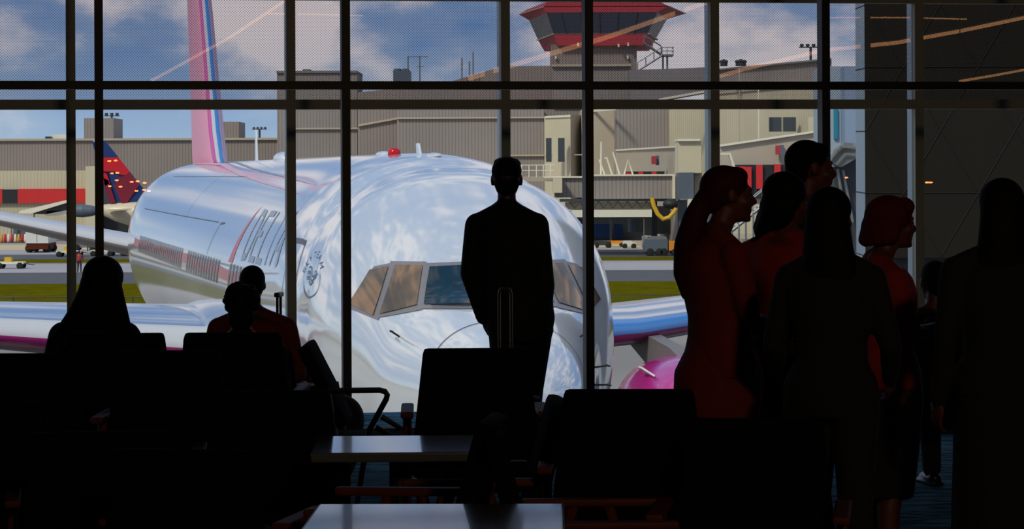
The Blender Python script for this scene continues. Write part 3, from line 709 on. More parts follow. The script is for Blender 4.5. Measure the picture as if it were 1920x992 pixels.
part('wall', wallq(1022, 304, 1070, 298, G, zpx(218, 301), 8), 'cream_fl', h); part('side_wall', wallq(1070, 298, 1089, 303, G, zpx(216, 301), 8), 'beige', h)
part('coping', wallq(1022, 303.6, 1070, 297.6, zpx(221, 301), zpx(217, 301), 2), 'trimw', h)
for a, b_ in ((1024, 1034.5), (1046.5, 1059)): part('slit_window', fbox(a, b_, 259, 304, 297, .5), 'winglass', h)
for y_ in (290,): part('belt_course', wallq(1022, 303.4, 1092, 297.4, zpx(292, 300), zpx(290, 300), .4), 'beige', h)
h = house('terminal_building', 1200, 290, 'cream ribbed building right of the tower base with a pale sloping roof edge')
part('wall', wallq(1091, 300, 1154, 300, G, zpx(206, 300), 8), 'beige', h); part('coping', wallq(1111, 300, 1156, 292, zpx(209, 296), zpx(205, 296), 1), 'trimw', h)
part('ribbed_wall', wallq(1155, 296, 1258, 296, G, zpx(204, 296), 8), 'taupe_lt', h); part('ribbed_wall', wallq(1256, 294, 1345, 280, G, zpx(196, 287), 8), 'cream', h)
part('coping', wallq(1155, 288, 1271, 250.5, zpx(284, 288), zpx(281, 288), 1.2), 'trimw', h); part('lower_wall', wallq(1155, 289, 1271, 252, G, zpx(283, 288), 1.5), 'beige', h)
part('upper_roof', polyD([(1182, 215), (1182, 132), (1236, 131), (1345, 127), (1345, 172), (1242, 190), (1242, 215)], 306, 6), 'roof', h)
part('roof_edge', polyD([(1236, 190), (1236, 186), (1345, 167), (1345, 171)], 279, .6), 'trimw', h)
h = house('terminal_building', 1440, 230, 'large cream ribbed building with paired grey windows at the right')
part('wall', wallq(1340, 262, 1556, 232, G, zpx(170, 250), 12), 'cream', h); part('upper_wall', wallq(1340, 264, 1560, 240, zpx(172, 250), zpx(122, 250), 14), 'taupe_lt', h)
part('coping', wallq(1340, 263, 1560, 239, zpx(124, 250), zpx(121, 250), 14), 'roof', h); part('belt_course', wallq(1340, 261.5, 1556, 231.5, zpx(172, 250), zpx(167, 250), 1), 'beige', h)
for a, b_ in ((1443, 1466), (1469, 1493)): part('window', fbox(a, b_, 222, 249, 238, .6), 'winglass', h)
part('downpipe', fbox(1422, 1424, 168, 262, 236, .3), 'trimw', h); part('conduit', fbox(1386.5, 1388, 130, 330, 234, .3), 'beige', h)
part('lower_wall', polyD([(1350, 450), (1350, 275), (1545, 247), (1545, 450)], 229, 2), 'beige', h); part('coping', polyD([(1350, 277), (1350, 273), (1545, 245), (1545, 249)], 228.6, 1), 'trimw', h)
part('pipe', fbox(1529, 1536, 187, 262, 228, .3), 'palew', h); part('side_door', fbox(1516, 1530, 222, 252, 233, .3), 'cream_fl', h)
part('dark_bay', fbox(1372, 1480, 311, 375, 228.4, .5), 'black', h)
for a, b_, c, d in ((1380, 1397, 314, 322), (1397, 1409, 315, 370), (1418, 1430, 311, 356), (1452, 1464, 310, 348)): part('red_panel', fbox(a, b_, c, d, 228, .3), 'red', h)
part('wall_lamp', fbox(1455, 1464, 275, 292, 228, .5), 'dkred', h); part('wall_box', fbox(1464, 1470, 274, 296, 228, .8), 'bluegrey', h)
part('stair_flight', polyD([(1352, 292), (1352, 288), (1370, 288), (1386, 336), (1380, 336), (1367, 292)], 205, 1), 'trimw', h)

# control tower
t_ = house('control_tower', 1115, 320, 'red and dark glass control tower cab on a taupe shaft above the terminal roof', 'control tower')
part('shaft', fbox(1035, 1195, 84, 440, 321, 12), 'taupe', t_); part('shaft_base', fbox(1036, 1183, 122, 200, 313.5, 8), 'taupe_lt', t_)
part('shaft_coping', fbox(1035, 1184, 121, 125, 313, 8), 'beige', t_)
def lvl(FLx, FRx, y, BLx, D0=320.0, D1=335.0):
    z = zpx(y, D0); return [(xpx(FLx, D0), D0, z), (xpx(FRx, D0), D0, z), (xpx(FRx, D0) + (xpx(FLx, D0) - xpx(BLx, D1)), D1, z), (xpx(BLx, D1), D1, z)]
def frust(levels):
    bm = B(); rr = [[bm.verts.new(p) for p in l] for l in levels]
    for a, b_ in zip(rr, rr[1:]):
        for k in range(4): bm.faces.new((a[k], a[(k + 1) % 4], b_[(k + 1) % 4], b_[k]))
    bm.faces.new(rr[0]); bm.faces.new(rr[-1]); return bm
part('lower_band', frust([lvl(1048, 1207, 86, 1022), lvl(1039, 1216, 64, 1010)]), 'dkred', t_)
part('gallery_rail', frust([lvl(1037, 1220, 65, 1007), lvl(1037, 1220, 63, 1007)]), 'beige', t_)
part('cab_glazing', frust([lvl(1039, 1216, 63.5, 1010), lvl(1026, 1234, 24, 993)]), 'darkglass', t_)
for px in (1062, 1094, 1126, 1158, 1190):
    bm = B(); tube(bm, [(xpx(px + 1, 319.9), 319.95, zpx(63, 320)), (xpx(px + (px - 1126) * .12, 319.9), 319.95, zpx(24, 320))], .05, 5); part('mullion', bm, 'black', t_)
part('roof_fascia', frust([lvl(1026, 1232, 24.5, 993), lvl(1021, 1256, 13, 974)]), 'dkred', t_)
part('roof', frust([lvl(1021, 1256, 13, 974), lvl(1026, 1237, 4, 988)]), 'dkred', t_)
part('eave_trim', frust([lvl(1020.5, 1256.5, 13.6, 973.5), lvl(1020.5, 1256.5, 12.2, 973.5)]), 'beige', t_)
for px in (1045, 1062, 1145, 1160, 1180):
    bm = B(); tube(bm, [(xpx(px, 325), 325, zpx(5, 325)), (xpx(px, 325), 325, zpx(-8, 325))], .07, 6); tube(bm, [(xpx(px - 5, 325), 325, zpx(0, 325)), (xpx(px + 5, 325), 325, zpx(0, 325))], .05, 6); part('roof_antenna', bm, 'dksteel', t_)
for px, y_ in ((1085, 84), (1161, 86), (1179, 84), (1043, 108), (1178, 108)):
    part('flood_lamp', fbox(px - 1.5, px + 1.5, y_ - 3, y_ + 3, 319.5 if y_ < 100 else 320.5, .4), 'trimw', t_)
def stair(par, a, b_, D, wide, mat_):
    """flight of steps with rails, a and b in pixels"""
    bm = B(); A_v = Vector((xpx(a[0], D), D, zpx(a[1], D))); B_v = Vector((xpx(b_[0], D), D, zpx(b_[1], D))); n = max(6, int(abs(B_v.z - A_v.z) / .2))
    for k in range(n + 1):
        c = A_v.lerp(B_v, k / n); bb(bm, (c.x - .16, c.y, c.z - .03), (c.x + .16, c.y + wide, c.z + .03))
    part('stair_steps', bm, mat_, par); 
    for yy in (0, wide):
        bm = B(); o_ = Vector((0, yy, 0)); tube(bm, [A_v + o_, B_v + o_], .12, 6); tube(bm, [A_v + o_ + Vector((0, 0, 1.0)), B_v + o_ + Vector((0, 0, 1.0))], .05, 6)
        for k in range(0, n + 1, 3):
            c = A_v.lerp(B_v, k / n) + o_; tube(bm, [c, c + Vector((0, 0, 1.0))], .03, 5)
        part('stair_rail', bm, mat_, par)
stair(t_, (1209, 82), (1241, 103), 316, 1.2, 'steel'); stair(t_, (1197, 134), (1243, 105), 314, 1.2, 'steel')
part('stair_landing', fbox(1240, 1264, 103, 106, 314, 3), 'steel', t_)
for (a, b_) in ((1240, 1264),):
    for y_ in (90, 97): bm = B(); tube(bm, [(xpx(a, 314), 314, zpx(y_, 314)), (xpx(b_, 314), 314, zpx(y_, 314)), (xpx(b_, 314), 317, zpx(y_, 314))], .05, 6); part('landing_rail', bm, 'steel', t_)
for px in (1241, 1252, 1263): bm = B(); tube(bm, [(xpx(px, 314), 314, zpx(104, 314)), (xpx(px, 314), 314, zpx(90, 314))], .04, 6); part('landing_rail', bm, 'steel', t_)
for px in (1244, 1252): bm = B(); tube(bm, [(xpx(px, 315), 315, zpx(105, 314)), (xpx(px, 315), 315, zpx(165, 314))], .12, 6); part('stair_post', bm, 'steel', t_)

# rooftop equipment
def roofthing(name, px, D, label, cat, y): return empty(name, (xpx(px, D), D, zpx(y, D)), 0, label, cat)
c = roofthing('cooling_unit', 755, 330, 'grey rooftop cooling unit with two rounded tops behind the low hall', 'cooling unit', 160)
part('body', fbox(738, 770, 132, 172, 328, 4), 'bluegrey', c)
for px in (746, 761): bm = B(); loft(bm, [(xpx(px, 332), 332, zpx(133, 330), .5, .5), (xpx(px, 332), 332, zpx(127.5, 330), .48, .48), (xpx(px, 332), 332, zpx(126.5, 330), .3, .3)], 16); part('fan_cowl', bm, 'bluegrey', c)
def mast(px, ytop, ybot, D, label, bars, mat_='steel'):
    o = roofthing('antenna_mast', px, D, label, 'antenna', ybot)
    bm = B(); tube(bm, [(xpx(px, D), D, zpx(ybot, D)), (xpx(px, D), D, zpx(ytop, D))], .09, 6); part('pole', bm, mat_, o)
    for y_, a, b_ in bars: bm = B(); tube(bm, [(xpx(a, D), D, zpx(y_, D)), (xpx(b_, D), D, zpx(y_, D))], .05, 6); part('crossbar', bm, mat_, o)
mast(788, 104, 172, 329, 'thin television antenna mast with two crossbars right of the cooling unit', [(105.5, 768, 804), (124, 782, 796)])
mast(766, 104, 136, 329, 'short thick whip antenna standing on the cooling unit', [(107, 764, 768)])
mast(867, 108, 150, 313, 'stubby whip antenna, leftmost of the three on the sloping roof', [(112, 866, 869), (120, 865, 869), (130, 865, 869)])
mast(881, 114, 146, 313, 'thin short whip antenna, middle of the three on the sloping roof', [(122, 879, 883)])
mast(888, 97, 143, 313, 'tall thin whip antenna, rightmost of the three on the sloping roof', [(103, 887, 889)])
for px, w_, lb in ((1358, 14, 'low grey rooftop fan housing on the right building, left one'), (1390, 20, 'wider dark rooftop fan housing on the right building, right one')):
    o = roofthing('roof_fan', px, 250, lb, 'roof fan', 122); bm = B(); x0 = xpx(px, 252); loft(bm, [(x0, 252, zpx(124, 250), w_ * .025, .7), (x0, 252, zpx(118, 250), w_ * .025, .7), (x0, 252, zpx(116, 250), w_ * .03, .8), (x0, 252, zpx(113, 250), w_ * .025, .6)], 18); part('housing', bm, 'dksteel', o)
    bm = B(); loft(bm, [(x0, 252, zpx(113.2, 250), w_ * .01, .25), (x0, 252, zpx(111, 250), w_ * .008, .2)], 12); part('cap', bm, 'dksteel', o)
def floodpole(px, y, D, n, wpx, label, tilt=0):
    o = empty('floodlight_mast', (xpx(px, D), D, GROUND), 0, label, 'floodlight')
    bm = B(); tube(bm, [(xpx(px, D), D, GROUND), (xpx(px, D), D, zpx(y, D))], .14, 8); part('pole', bm, 'dksteel', o)
    bm = B(); tube(bm, [(xpx(px - wpx / 2, D), D, zpx(y, D)), (xpx(px + wpx / 2, D), D, zpx(y, D))], .07, 6); part('crossarm', bm, 'dksteel', o)
    for i in range(n):
        q = px - wpx / 2 + wpx * (i + .5) / n; bm = B(); s_ = wpx / n * .36 * D / FPX
        loft(bm, [(xpx(q, D), D, zpx(y - 1, D), s_ * .55, s_), (xpx(q, D), D, zpx(y, D) + s_ * .8, s_, s_), (xpx(q, D), D, zpx(y, D) + s_ * 1.6, s_ * .8, s_ * .8)], 10); part('lamp_head', bm, 'dksteel', o)
floodpole(487, 240, 345, 4, 28, 'short floodlight mast with four heads right of the pink fin')
floodpole(1521, 91, 300, 4, 44, 'tall floodlight mast with four heads above the cream building')
floodpole(210, 214, 345, 3, 30, 'floodlight mast with three heads above the far left terminal')

# jet bridge at the far building
jb = house('jet_bridge', 1150, 250, 'grey ribbed jet bridge on trusses at the far gate right of the nose', 'jet bridge')
part('tunnel', fbox(1110, 1262, 330, 374, 246, 3.5), 'taupe_lt', jb); part('tunnel', fbox(1040, 1112, 333, 371, 249, 3), 'taupe_lt', jb)
part('roof_edge', fbox(1108, 1266, 328, 331, 245.6, 4), 'trimw', jb); part('roof_edge', fbox(1020, 1112, 331, 334, 248.6, 3), 'trimw', jb)
part('end_frame', fbox(1261, 1266, 328, 374, 245.4, 4), 'trimw', jb); part('rotunda', fbox(1266, 1275, 322, 376, 247, 4), 'beige', jb)
part('cab', fbox(1037, 1054, 333, 362, 247, 3), 'cream_fl', jb)
part('girder', fbox(1050, 1264, 374, 379, 246.2, 3), 'dksteel', jb); part('girder', fbox(1060, 1228, 380, 393, 247, 2), 'beige', jb)
for k in range(9): 
    a = 1068 + k * 18; bm = B(); tube(bm, [(xpx(a, 246), 246.3, zpx(378, 246)), (xpx(a + 9, 246), 246.3, zpx(391, 246)), (xpx(a + 18, 246), 246.3, zpx(378, 246))], .1, 6); part('truss_brace', bm, 'dksteel', jb)
part('canopy', fbox(1072, 1222, 395, 408, 243, 6), 'trimw', jb); part('canopy_underside', fbox(1074, 1222, 408, 411, 243.2, 5), 'dksteel', jb)
part('bridge_leg', fbox(1272, 1290, 376, 455, 248, 1.4), 'bluegrey', jb); part('bridge_leg', fbox(1222, 1232, 378, 450, 250, 1), 'dksteel', jb)
for a in (978, 992, 1006, 1019, 1032):
    bm = B(); tube(bm, [(xpx(a, 252), 252, zpx(333, 252)), (xpx(a, 252), 252, zpx(309, 252))], .06, 6); part('rail_post', bm, 'trimw', jb)
for y_ in (310, 320): bm = B(); tube(bm, [(xpx(975, 252), 252, zpx(y_, 252)), (xpx(1040, 252), 252, zpx(y_, 252))], .05, 6); part('rail', bm, 'trimw', jb)
part('walkway', fbox(972, 1042, 331, 340, 252, 2), 'beige', jb)
for pts in ([(1127, 328), (1128, 266)], [(1124, 300), (1134, 328)], [(1148, 328), (1138, 296), (1134, 298)], [(1150, 286), (1162, 328)], [(1171, 328), (1178, 300), (1187, 328)]):
    bm = B(); tube(bm, [(xpx(a, 247), 247.5, zpx(b_, 247)) for a, b_ in pts], .09, 6); part('roof_strut', bm, 'trimw', jb)
part('red_marker', fbox(1173, 1187, 324.5, 329, 250, .4), 'red', jb)
for a in (1197, 1222): part('red_marker', fbox(a, a + 9, 323, 329, 250, .4), 'red', jb)
part('dark_fascia', fbox(1172, 1246, 322.5, 330, 251, .4), 'black', jb)
lamp_ = house('wall_cabinet', 1228, 243, 'small dark red cabinet on the wall above the jet bridge', 'cabinet'); lamp_.location.z = zpx(309, 262)
part('housing', fbox(1222, 1231, 294, 309, 255, .8), 'dkred', lamp_); part('bracket', fbox(1230, 1236, 293, 311, 256, .8), 'bluegrey', lamp_)
br = house('stair_tower', 1294, 240, 'cream lift tower with a blue grey side beside the jet bridge', 'building')
part('wall', fbox(1272, 1315, 265, 326, 240, 5), 'cream_fl', br); part('coping', fbox(1271, 1313, 262, 266, 239.6, 5), 'trimw', br)
part('blue_cladding', fbox(1273, 1301, 325, 375, 239.8, 4), 'bluegrey', br); part('leg', fbox(1302, 1316, 325, 460, 241, 2), 'beige', br); part('cabinet', fbox(1290, 1310, 375, 405, 239, 1.5), 'trimw', br)
part('underframe', fbox(1225, 1318, 388, 440, 256, 2), 'black', br)
gf = house('service_bay', 1160, 256, 'dark service bay with two blue doors under the white canopy', 'building')
part('back_wall', fbox(1070, 1232, 408, 452, 257, 3), 'black', gf)
for a, b_ in ((1113, 1143), (1151, 1168)): part('door', fbox(a, b_, 420, 447, 254, .5), 'blued', gf)
part('column', fbox(1143, 1147, 411, 452, 253, .5), 'taupe', gf); part('column', fbox(1206, 1208, 411, 452, 246, .3), 'trimw', gf)
bm = B(); x0 = xpx(1192, 250); loft(bm, [(x0, 250, zpx(436, 250), .75, .75), (x0, 250, zpx(411, 250), .75, .75), (x0, 250, zpx(409, 250), .5, .5)], 20); part('tank', bm, 'bluegrey', gf)
hs = house('ground_air_hose', 1245, 240, 'thick yellow hose looping under the jet bridge', 'hose')
bm = B(); tube(bm, [(xpx(a, 238), 238, zpx(b_, 238)) for a, b_ in ((1222, 372), (1226, 388), (1233, 403), (1243, 412), (1254, 409), (1263, 400), (1268, 392))], .2, 10); part('hose', bm, 'yellow', hs)
bm = B(); ell(bm, (xpx(1258, 239), 239, zpx(384, 239)), (.75, .6, .45)); part('reel', bm, 'black', hs)

# passenger stair beside the right building
ps = house('boarding_stair', 1420, 176, 'pale steel boarding stair with a railing climbing to the right building', 'stairs')
stair(ps, (1368, 438), (1462, 362), 176, 1.6, 'steel')
part('landing', fbox(1372, 1440, 385, 440, 182, 1), 'cream_fl', ps)
for a in (1372, 1385, 1398, 1412): bm = B(); tube(bm, [(xpx(a, 175), 175, GROUND), (xpx(a, 175), 175, zpx(436 - (a - 1368) * .8, 175))], .07, 6); part('post', bm, 'steel', ps)

# ------------------------------------------------------------------ vehicles on the apron
def wheel(par, x, y, r, wd=.2):
    bm = B(); tube(bm, [(x, y - wd / 2, r), (x, y - wd * .35, r), (x, y + wd * .35, r), (x, y + wd / 2, r)], [r * .8, r, r, r * .8], 18); o = build('wheel', bm, M['rubber'], par, True)
def prism(pts, y0, y1): bm = B(); extrude_poly(bm, [(x, y0, z) for x, z in pts], Vector((0, y1 - y0, 0))); return bm
def vroot(name, px, ybase, label, cat, rz=0):
    D = yD(ybase); return empty(name, (xpx(px, D), D, GROUND), rz, label, cat)
v = vroot('pickup_truck', 1228, 473, 'small white pickup truck parked behind the grey tank truck', 'truck')
bm = prism([(-1.25, .35), (1.25, .35), (1.25, .95), (.35, 1.0), (-.05, 1.5), (-.9, 1.55), (-1.25, 1.5)], -.8, .8); build('cab', bm, M['white'], v)
build('window', prism([(-.75, 1.02), (.2, 1.02), (-.1, 1.42), (-.75, 1.44)], -.83, -.8), M['winglass'], v)
for x in (-.8, .8): wheel(v, x, -.75, .35); wheel(v, x, .75, .35)
v = vroot('tank_truck', 1236, 481, 'grey service truck with an orange rear unit right of the red headed hoses', 'truck'); v['label'] = 'grey flat service truck with an orange rear unit, nearest vehicle right of the nose'
build('body', prism([(-1.4, .4), (.7, .4), (.7, 1.55), (-1.3, 1.5), (-1.45, 1.1)], -.9, .9), M['bluegrey'], v); build('hood', prism([(-1.3, 1.5), (.6, 1.55), (.6, 1.75), (-.6, 1.8)], -.8, .8), M['steel'], v)
build('orange_unit', prism([(.8, .5), (1.75, .5), (1.75, 1.35), (.8, 1.35)], -.85, .85), M['orange'], v)
for x in (-.9, -.05, .35, 1.4): wheel(v, x, -.85, .36); wheel(v, x, .85, .36)
v = vroot('baggage_tug', 1179, 467, 'small white baggage tug standing before the blue doors', 'tug')
build('body', prism([(-.65, .3), (.65, .3), (.65, .62), (.3, .68), (.2, .85), (-.45, .85), (-.62, .65)], -.5, .5), M['white'], v); build('seat', prism([(-.1, .8), (.2, .8), (.2, 1.0), (.1, 1.02), (.08, .86), (-.1, .86)], -.3, .3), M['rubber'], v)
for x in (-.45, .45): wheel(v, x, -.45, .26); wheel(v, x, .45, .26)
v = vroot('equipment_cart', 1152, 464, 'low orange equipment cart left of the white tug', 'cart')
build('deck', prism([(-.9, .35), (.9, .35), (.9, .5), (-.9, .5)], -.5, .5), M['orange'], v); build('load', prism([(-.7, .5), (.75, .5), (.6, .8), (-.5, .85)], -.4, .4), M['orange'], v)
for x in (-.7, .7): wheel(v, x, -.5, .22); wheel(v, x, .5, .22)
v = vroot('belt_loader', 1128, 466, 'dark brown belt loader at the fuselage edge below the blue doors', 'loader')
build('chassis', prism([(-.9, .3), (.9, .3), (.9, .7), (-.9, .75)], -.6, .6), M['dksteel'], v); build('belt', prism([(-1.1, .8), (1.0, 1.5), (1.0, 1.65), (-1.1, .95)], -.4, .4), M['beige'], v)
for x in (-.6, .65): wheel(v, x, -.55, .3); wheel(v, x, .55, .3)
v = vroot('box_truck', 77, 469, 'box truck with a pale grey body seen from behind, under the left tailplane', 'truck')
build('cargo_box', prism([(-1.1, .95), (1.1, .95), (1.1, 2.5), (-1.1, 2.5)], -2.5, 2.2), M['white'], v); build('door_seam', prism([(-.02, 1.0), (.02, 1.0), (.02, 2.45), (-.02, 2.45)], -2.52, -2.5), M['line'], v)
build('rear_frame', prism([(-1.05, .35), (1.05, .35), (1.05, .95), (-1.05, .95)], -2.4, 2.4), M['wood'], v)
for x in (-.85, .85): wheel(v, x, -1.8, .42, .3); wheel(v, x, 1.6, .42, .3)
def dolly(px, yb, L_, lb, load=None):
    v = vroot('baggage_dolly', px, yb, lb, 'dolly', 0)
    build('deck', prism([(-L_ / 2, .42), (L_ / 2, .42), (L_ / 2, .58), (-L_ / 2, .58)], -.7, .7), M['trimw'], v); build('tow_bar', prism([(L_ / 2, .4), (L_ / 2 + .8, .28), (L_ / 2 + .8, .34), (L_ / 2, .48)], -.04, .04), M['dksteel'], v)
    if load: build('load', prism([(-.5, .58), (.1, .58), (.05, .95), (-.45, .95)], -.4, .4), M[load], v)
    for x in (-L_ * .38, L_ * .38): wheel(v, x, -.7, .27); wheel(v, x, .7, .27)
dolly(130, 478, 2.3, 'low baggage dolly carrying a yellow load, behind the left mullion', 'yellow'); dolly(192, 477, 2.1, 'low empty baggage dolly right of the woman\'s head, under the wing tip'); dolly(243, 477, 1.4, 'low baggage dolly half hidden by the fuselage edge')
dolly(20, 500, 2.2, 'nearest low baggage dolly at the far left on the pale apron', 'yellow')
v = vroot('tow_tractor', 160, 466, 'low grey tow tractor with a driver in a green vest beyond the left mullion', 'tug')
build('body', prism([(-1.2, .3), (1.2, .3), (1.2, .75), (.3, .85), (-1.2, .8)], -.6, .6), M['steel'], v); build('roll_bar', prism([(-1.1, .8), (-1.0, .8), (-1.0, 1.6), (1.0, 1.6), (1.0, .8), (1.1, .8), (1.1, 1.7), (-1.1, 1.7)], -.5, -.4), M['dkred'], v)
for x in (-.8, .8): wheel(v, x, -.6, .33); wheel(v, x, .6, .33)
def worker(px, yb, top, bot, lb, seat=0):
    D = yD(yb); o = empty('person', (xpx(px, D), D, GROUND + seat), 0, lb, 'person'); bm = B()
    for s_ in (-1, 1):
        cap(bm, (s_ * .1, 0, .9), (s_ * .11, .02, .5), .085, .06); cap(bm, (s_ * .11, .02, .5), (s_ * .12, -.02, .1), .06, .045); cap(bm, (s_ * .12, -.04, .05), (s_ * .13, .14, .04), .045, .035)
        cap(bm, (s_ * .2, 0, 1.4), (s_ * .28, .02, 1.12), .05, .04); cap(bm, (s_ * .28, .02, 1.12), (s_ * .26, .14, .9), .04, .028)
    loft(bm, [(0, 0, .84, .17, .12), (0, 0, 1.05, .15, .11), (0, 0, 1.3, .19, .12), (0, 0, 1.44, .14, .09), (0, 0, 1.5, .06, .06)]); cap(bm, (0, 0, 1.45), (0, .01, 1.56), .05, .05); ell(bm, (0, .01, 1.64), (.078, .095, .11))
    solid('body', bm, M['skin_dk'], o, .025); bm = B(); loft(bm, [(0, 0, .86, .19, .14), (0, 0, 1.05, .17, .13), (0, 0, 1.3, .21, .14), (0, 0, 1.46, .15, .1)]); build('vest', bm, M[top], o, True)
    bm = B()
    for s_ in (-1, 1): cap(bm, (s_ * .1, 0, .88), (s_ * .11, .02, .5), .1, .075); cap(bm, (s_ * .11, .02, .5), (s_ * .12, -.02, .12), .075, .06)
    build('trousers', bm, M[bot], o, True)
    bm = B(); ell(bm, (0, .01, 1.68), (.09, .105, .09)); build('cap', bm, M[bot], o, True)
worker(148, 508, 'dkred', 'dksteel', 'ground worker in dark red standing on the apron just right of the left mullion')
worker(166, 468, 'hivis', 'dksteel', 'ground worker in a bright green vest beside the grey tow tractor')
worker(1404, 452, 'palew', 'dksteel', 'distant person in pale clothes before the red panels at the right')
cols = ['orange', 'red', 'trimw', 'red', 'trimw', 'yellow', 'red', 'trimw']
for i, c_ in enumerate(cols):
    px = 3 + i * 6.3; D = yD(451); o = empty('traffic_barrel', (xpx(px, D), D, GROUND), 0, {'orange': 'orange', 'red': 'red', 'trimw': 'pale', 'yellow': 'yellow'}[c_] + ' barrel beneath the left tailplane, %s in its row from the left' % ['first', 'second', 'third', 'fourth', 'fifth', 'sixth', 'seventh', 'eighth'][i], 'barrel', 'row of apron barrels at the far left')
    bm = B(); r_ = .17; loft(bm, [(0, 0, .02, r_, r_), (0, 0, .5, r_ * .9, r_ * .9), (0, 0, .9, r_ * .75, r_ * .75), (0, 0, 1.0, r_ * .4, r_ * .4)], 16); build('drum', bm, M[c_], o, True)
    bm = B(); loft(bm, [(0, 0, 0, r_ * 1.25, r_ * 1.25), (0, 0, .08, r_ * 1.2, r_ * 1.2)], 16); build('base', bm, M['rubber'], o)

# second aircraft far left: only its tail shows
DT = 250.0
a2 = house('airliner', 230, DT, 'distant airliner with a blue and red tail fin at the far left', 'airplane')
def p2(pts, mat_, name, off, th=.3, par=None): return part(name, polyD(pts, DT + off, th), mat_, a2)
def finloft(name, levels, mat_):
    bm = B(); rr = []
    for (y_, xa, xb, th) in levels:
        z = zpx(y_, DT); xa_, xb_ = xpx(xa, DT), xpx(xb, DT); c_ = (xa_ + xb_) / 2; rx = abs(xb_ - xa_) / 2
        rr.append([bm.verts.new((c_ + rx * math.cos(2 * PI * k / 24), DT + th * math.sin(2 * PI * k / 24), z)) for k in range(24)])
    for a, b_ in zip(rr, rr[1:]):
        for k in range(24): bm.faces.new((a[k], a[(k + 1) % 24], b_[(k + 1) % 24], b_[k]))
    bm.faces.new(rr[0]); bm.faces.new(rr[-1]); return part(name, bm, mat_, a2)
finloft('fin', [(382, 205, 294, .35), (262, 173, 199, .12), (260, 175, 197, .08)], 'tailblue')
def fx_(pts, mat_): return p2(pts, mat_, 'tail_emblem', -.52, .12)
fx_([(181, 292), (222, 292), (243, 318), (236, 325), (228, 325), (214, 318), (196, 318), (188, 318)], 'tailred')
fx_([(236, 325), (243, 318), (261, 343), (238, 377), (227, 377), (214, 345), (222, 330)], 'taildred')
fx_([(194, 330), (203, 335), (208, 350), (217, 377), (205, 377), (197, 350)], 'taildred'); fx_([(188, 318), (200, 322), (206, 340), (197, 345)], 'tailred')
bm = B(); secs = [(187, 388, 6), (196, 391, 11), (215, 394, 17), (240, 397, 22), (270, 400, 26), (330, 402, 29), (420, 403, 30)]; rr = []
for (px, yc, r_) in secs:
    x = xpx(px, DT); z = zpx(yc, DT); r_ = r_ * DT / FPX; rr.append([bm.verts.new((x, DT + r_ * math.cos(2 * PI * k / 28), z + r_ * math.sin(2 * PI * k / 28))) for k in range(28)])
for a, b_ in zip(rr, rr[1:]):
    for k in range(28): bm.faces.new((a[k], a[(k + 1) % 28], b_[(k + 1) % 28], b_[k]))
bm.faces.new(rr[0]); bm.faces.new(rr[-1]); o = part('fuselage', bm, 'creamplane', a2)
for p in o.data.polygons: p.use_smooth = True
bm = B(); rr = []
for (px, r_) in ((146, 8), (150, 11), (165, 12), (182, 10), (190, 7)):
    x = xpx(px, DT); z = zpx(391, DT); r_ = r_ * DT / FPX; rr.append([bm.verts.new((x, DT - 3 + r_ * math.cos(2 * PI * k / 20), z + r_ * math.sin(2 * PI * k / 20))) for k in range(20)])
for a, b_ in zip(rr, rr[1:]):
    for k in range(20): bm.faces.new((a[k], a[(k + 1) % 20], b_[(k + 1) % 20], b_[k]))
bm.faces.new(rr[0]); bm.faces.new(rr[-1]); part('engine', bm, 'bluegrey', a2)
bm = B(); extrude_poly(bm, [(xpx(205, DT), DT - 1, zpx(392, DT)), (xpx(236, DT), DT - 1, zpx(392, DT)), (xpx(250, DT - 5), DT - 6, zpx(389, DT)), (xpx(240, DT - 5), DT - 6, zpx(389, DT))], Vector((0, 0, .15))); part('tailplane', bm, 'creamplane', a2)
for px, r_ in ((300, .6), (380, .6)): bm = B(); x = xpx(px, DT); tube(bm, [(x, DT, zpx(420, DT)), (x, DT, GROUND + .2)], .15, 8); tube(bm, [(x, DT - .2, GROUND + r_), (x, DT + .2, GROUND + r_)], r_, 18); part('landing_gear', bm, 'rubber', a2)
cw = house('gate_canopy', 90, 306, 'white sloping gate canopy on dark posts at the far left', 'canopy')
part('roof_panel', polyD([(34, 396), (38, 391), (126, 371), (126, 376), (60, 396)], 306, 5), 'trimw', cw); part('roof_panel', polyD([(84, 401), (88, 392), (135, 390), (135, 400)], 307, 5), 'trimw', cw)
part('underside', polyD([(60, 397), (126, 377), (126, 390), (84, 398)], 307, 4), 'dksteel', cw); part('booth', fbox(20, 60, 418, 444, 308, 4), 'bluegrey', cw)
for px in (22, 62, 124): part('post', fbox(px, px + 2.5, 395, 446, 307, .4), 'beige', cw)

# ------------------------------------------------------------------ near terminal wall at the right
rb = house('terminal_wing', 1760, 60, 'charcoal panelled terminal wing with a lattice of diagonal seams at the right', 'building')
part('panel_wall', fbox(1622.5, 2150, -420, 487, 60, 1.6), 'panel', rb)
part('return_face', wallq(1605.2, 61.6, 1622, 60.02, zpx(900, 60), zpx(-420, 60), .02), 'panel_skylit', rb)
part('plinth', fbox(1624, 2150, 487, 960, 60.3, 1.2), 'black', rb)
def seam(a, b_, w_=.011):
    A_ = Vector((xpx(a[0], 59.98), 59.985, zpx(a[1], 60))); B_2 = Vector((xpx(b_[0], 59.98), 59.985, zpx(b_[1], 60))); bm = B(); tube(bm, [A_, B_2], w_, 4); part('seam', bm, 'seam', rb)
xs = [1625 + 70 * k for k in range(0, 8)]; ys = [-105, 12, 129, 247, 365, 483]
for j in range(len(ys) - 1):
    for i in range(len(xs) - 1):
        if (i + j) % 2 == 1: seam((xs[i], ys[j]), (xs[i + 1], ys[j + 1]))
        else: seam((xs[i], ys[j + 1]), (xs[i + 1], ys[j]))
for y_ in (129, 365): seam((1622, y_), (2120, y_))
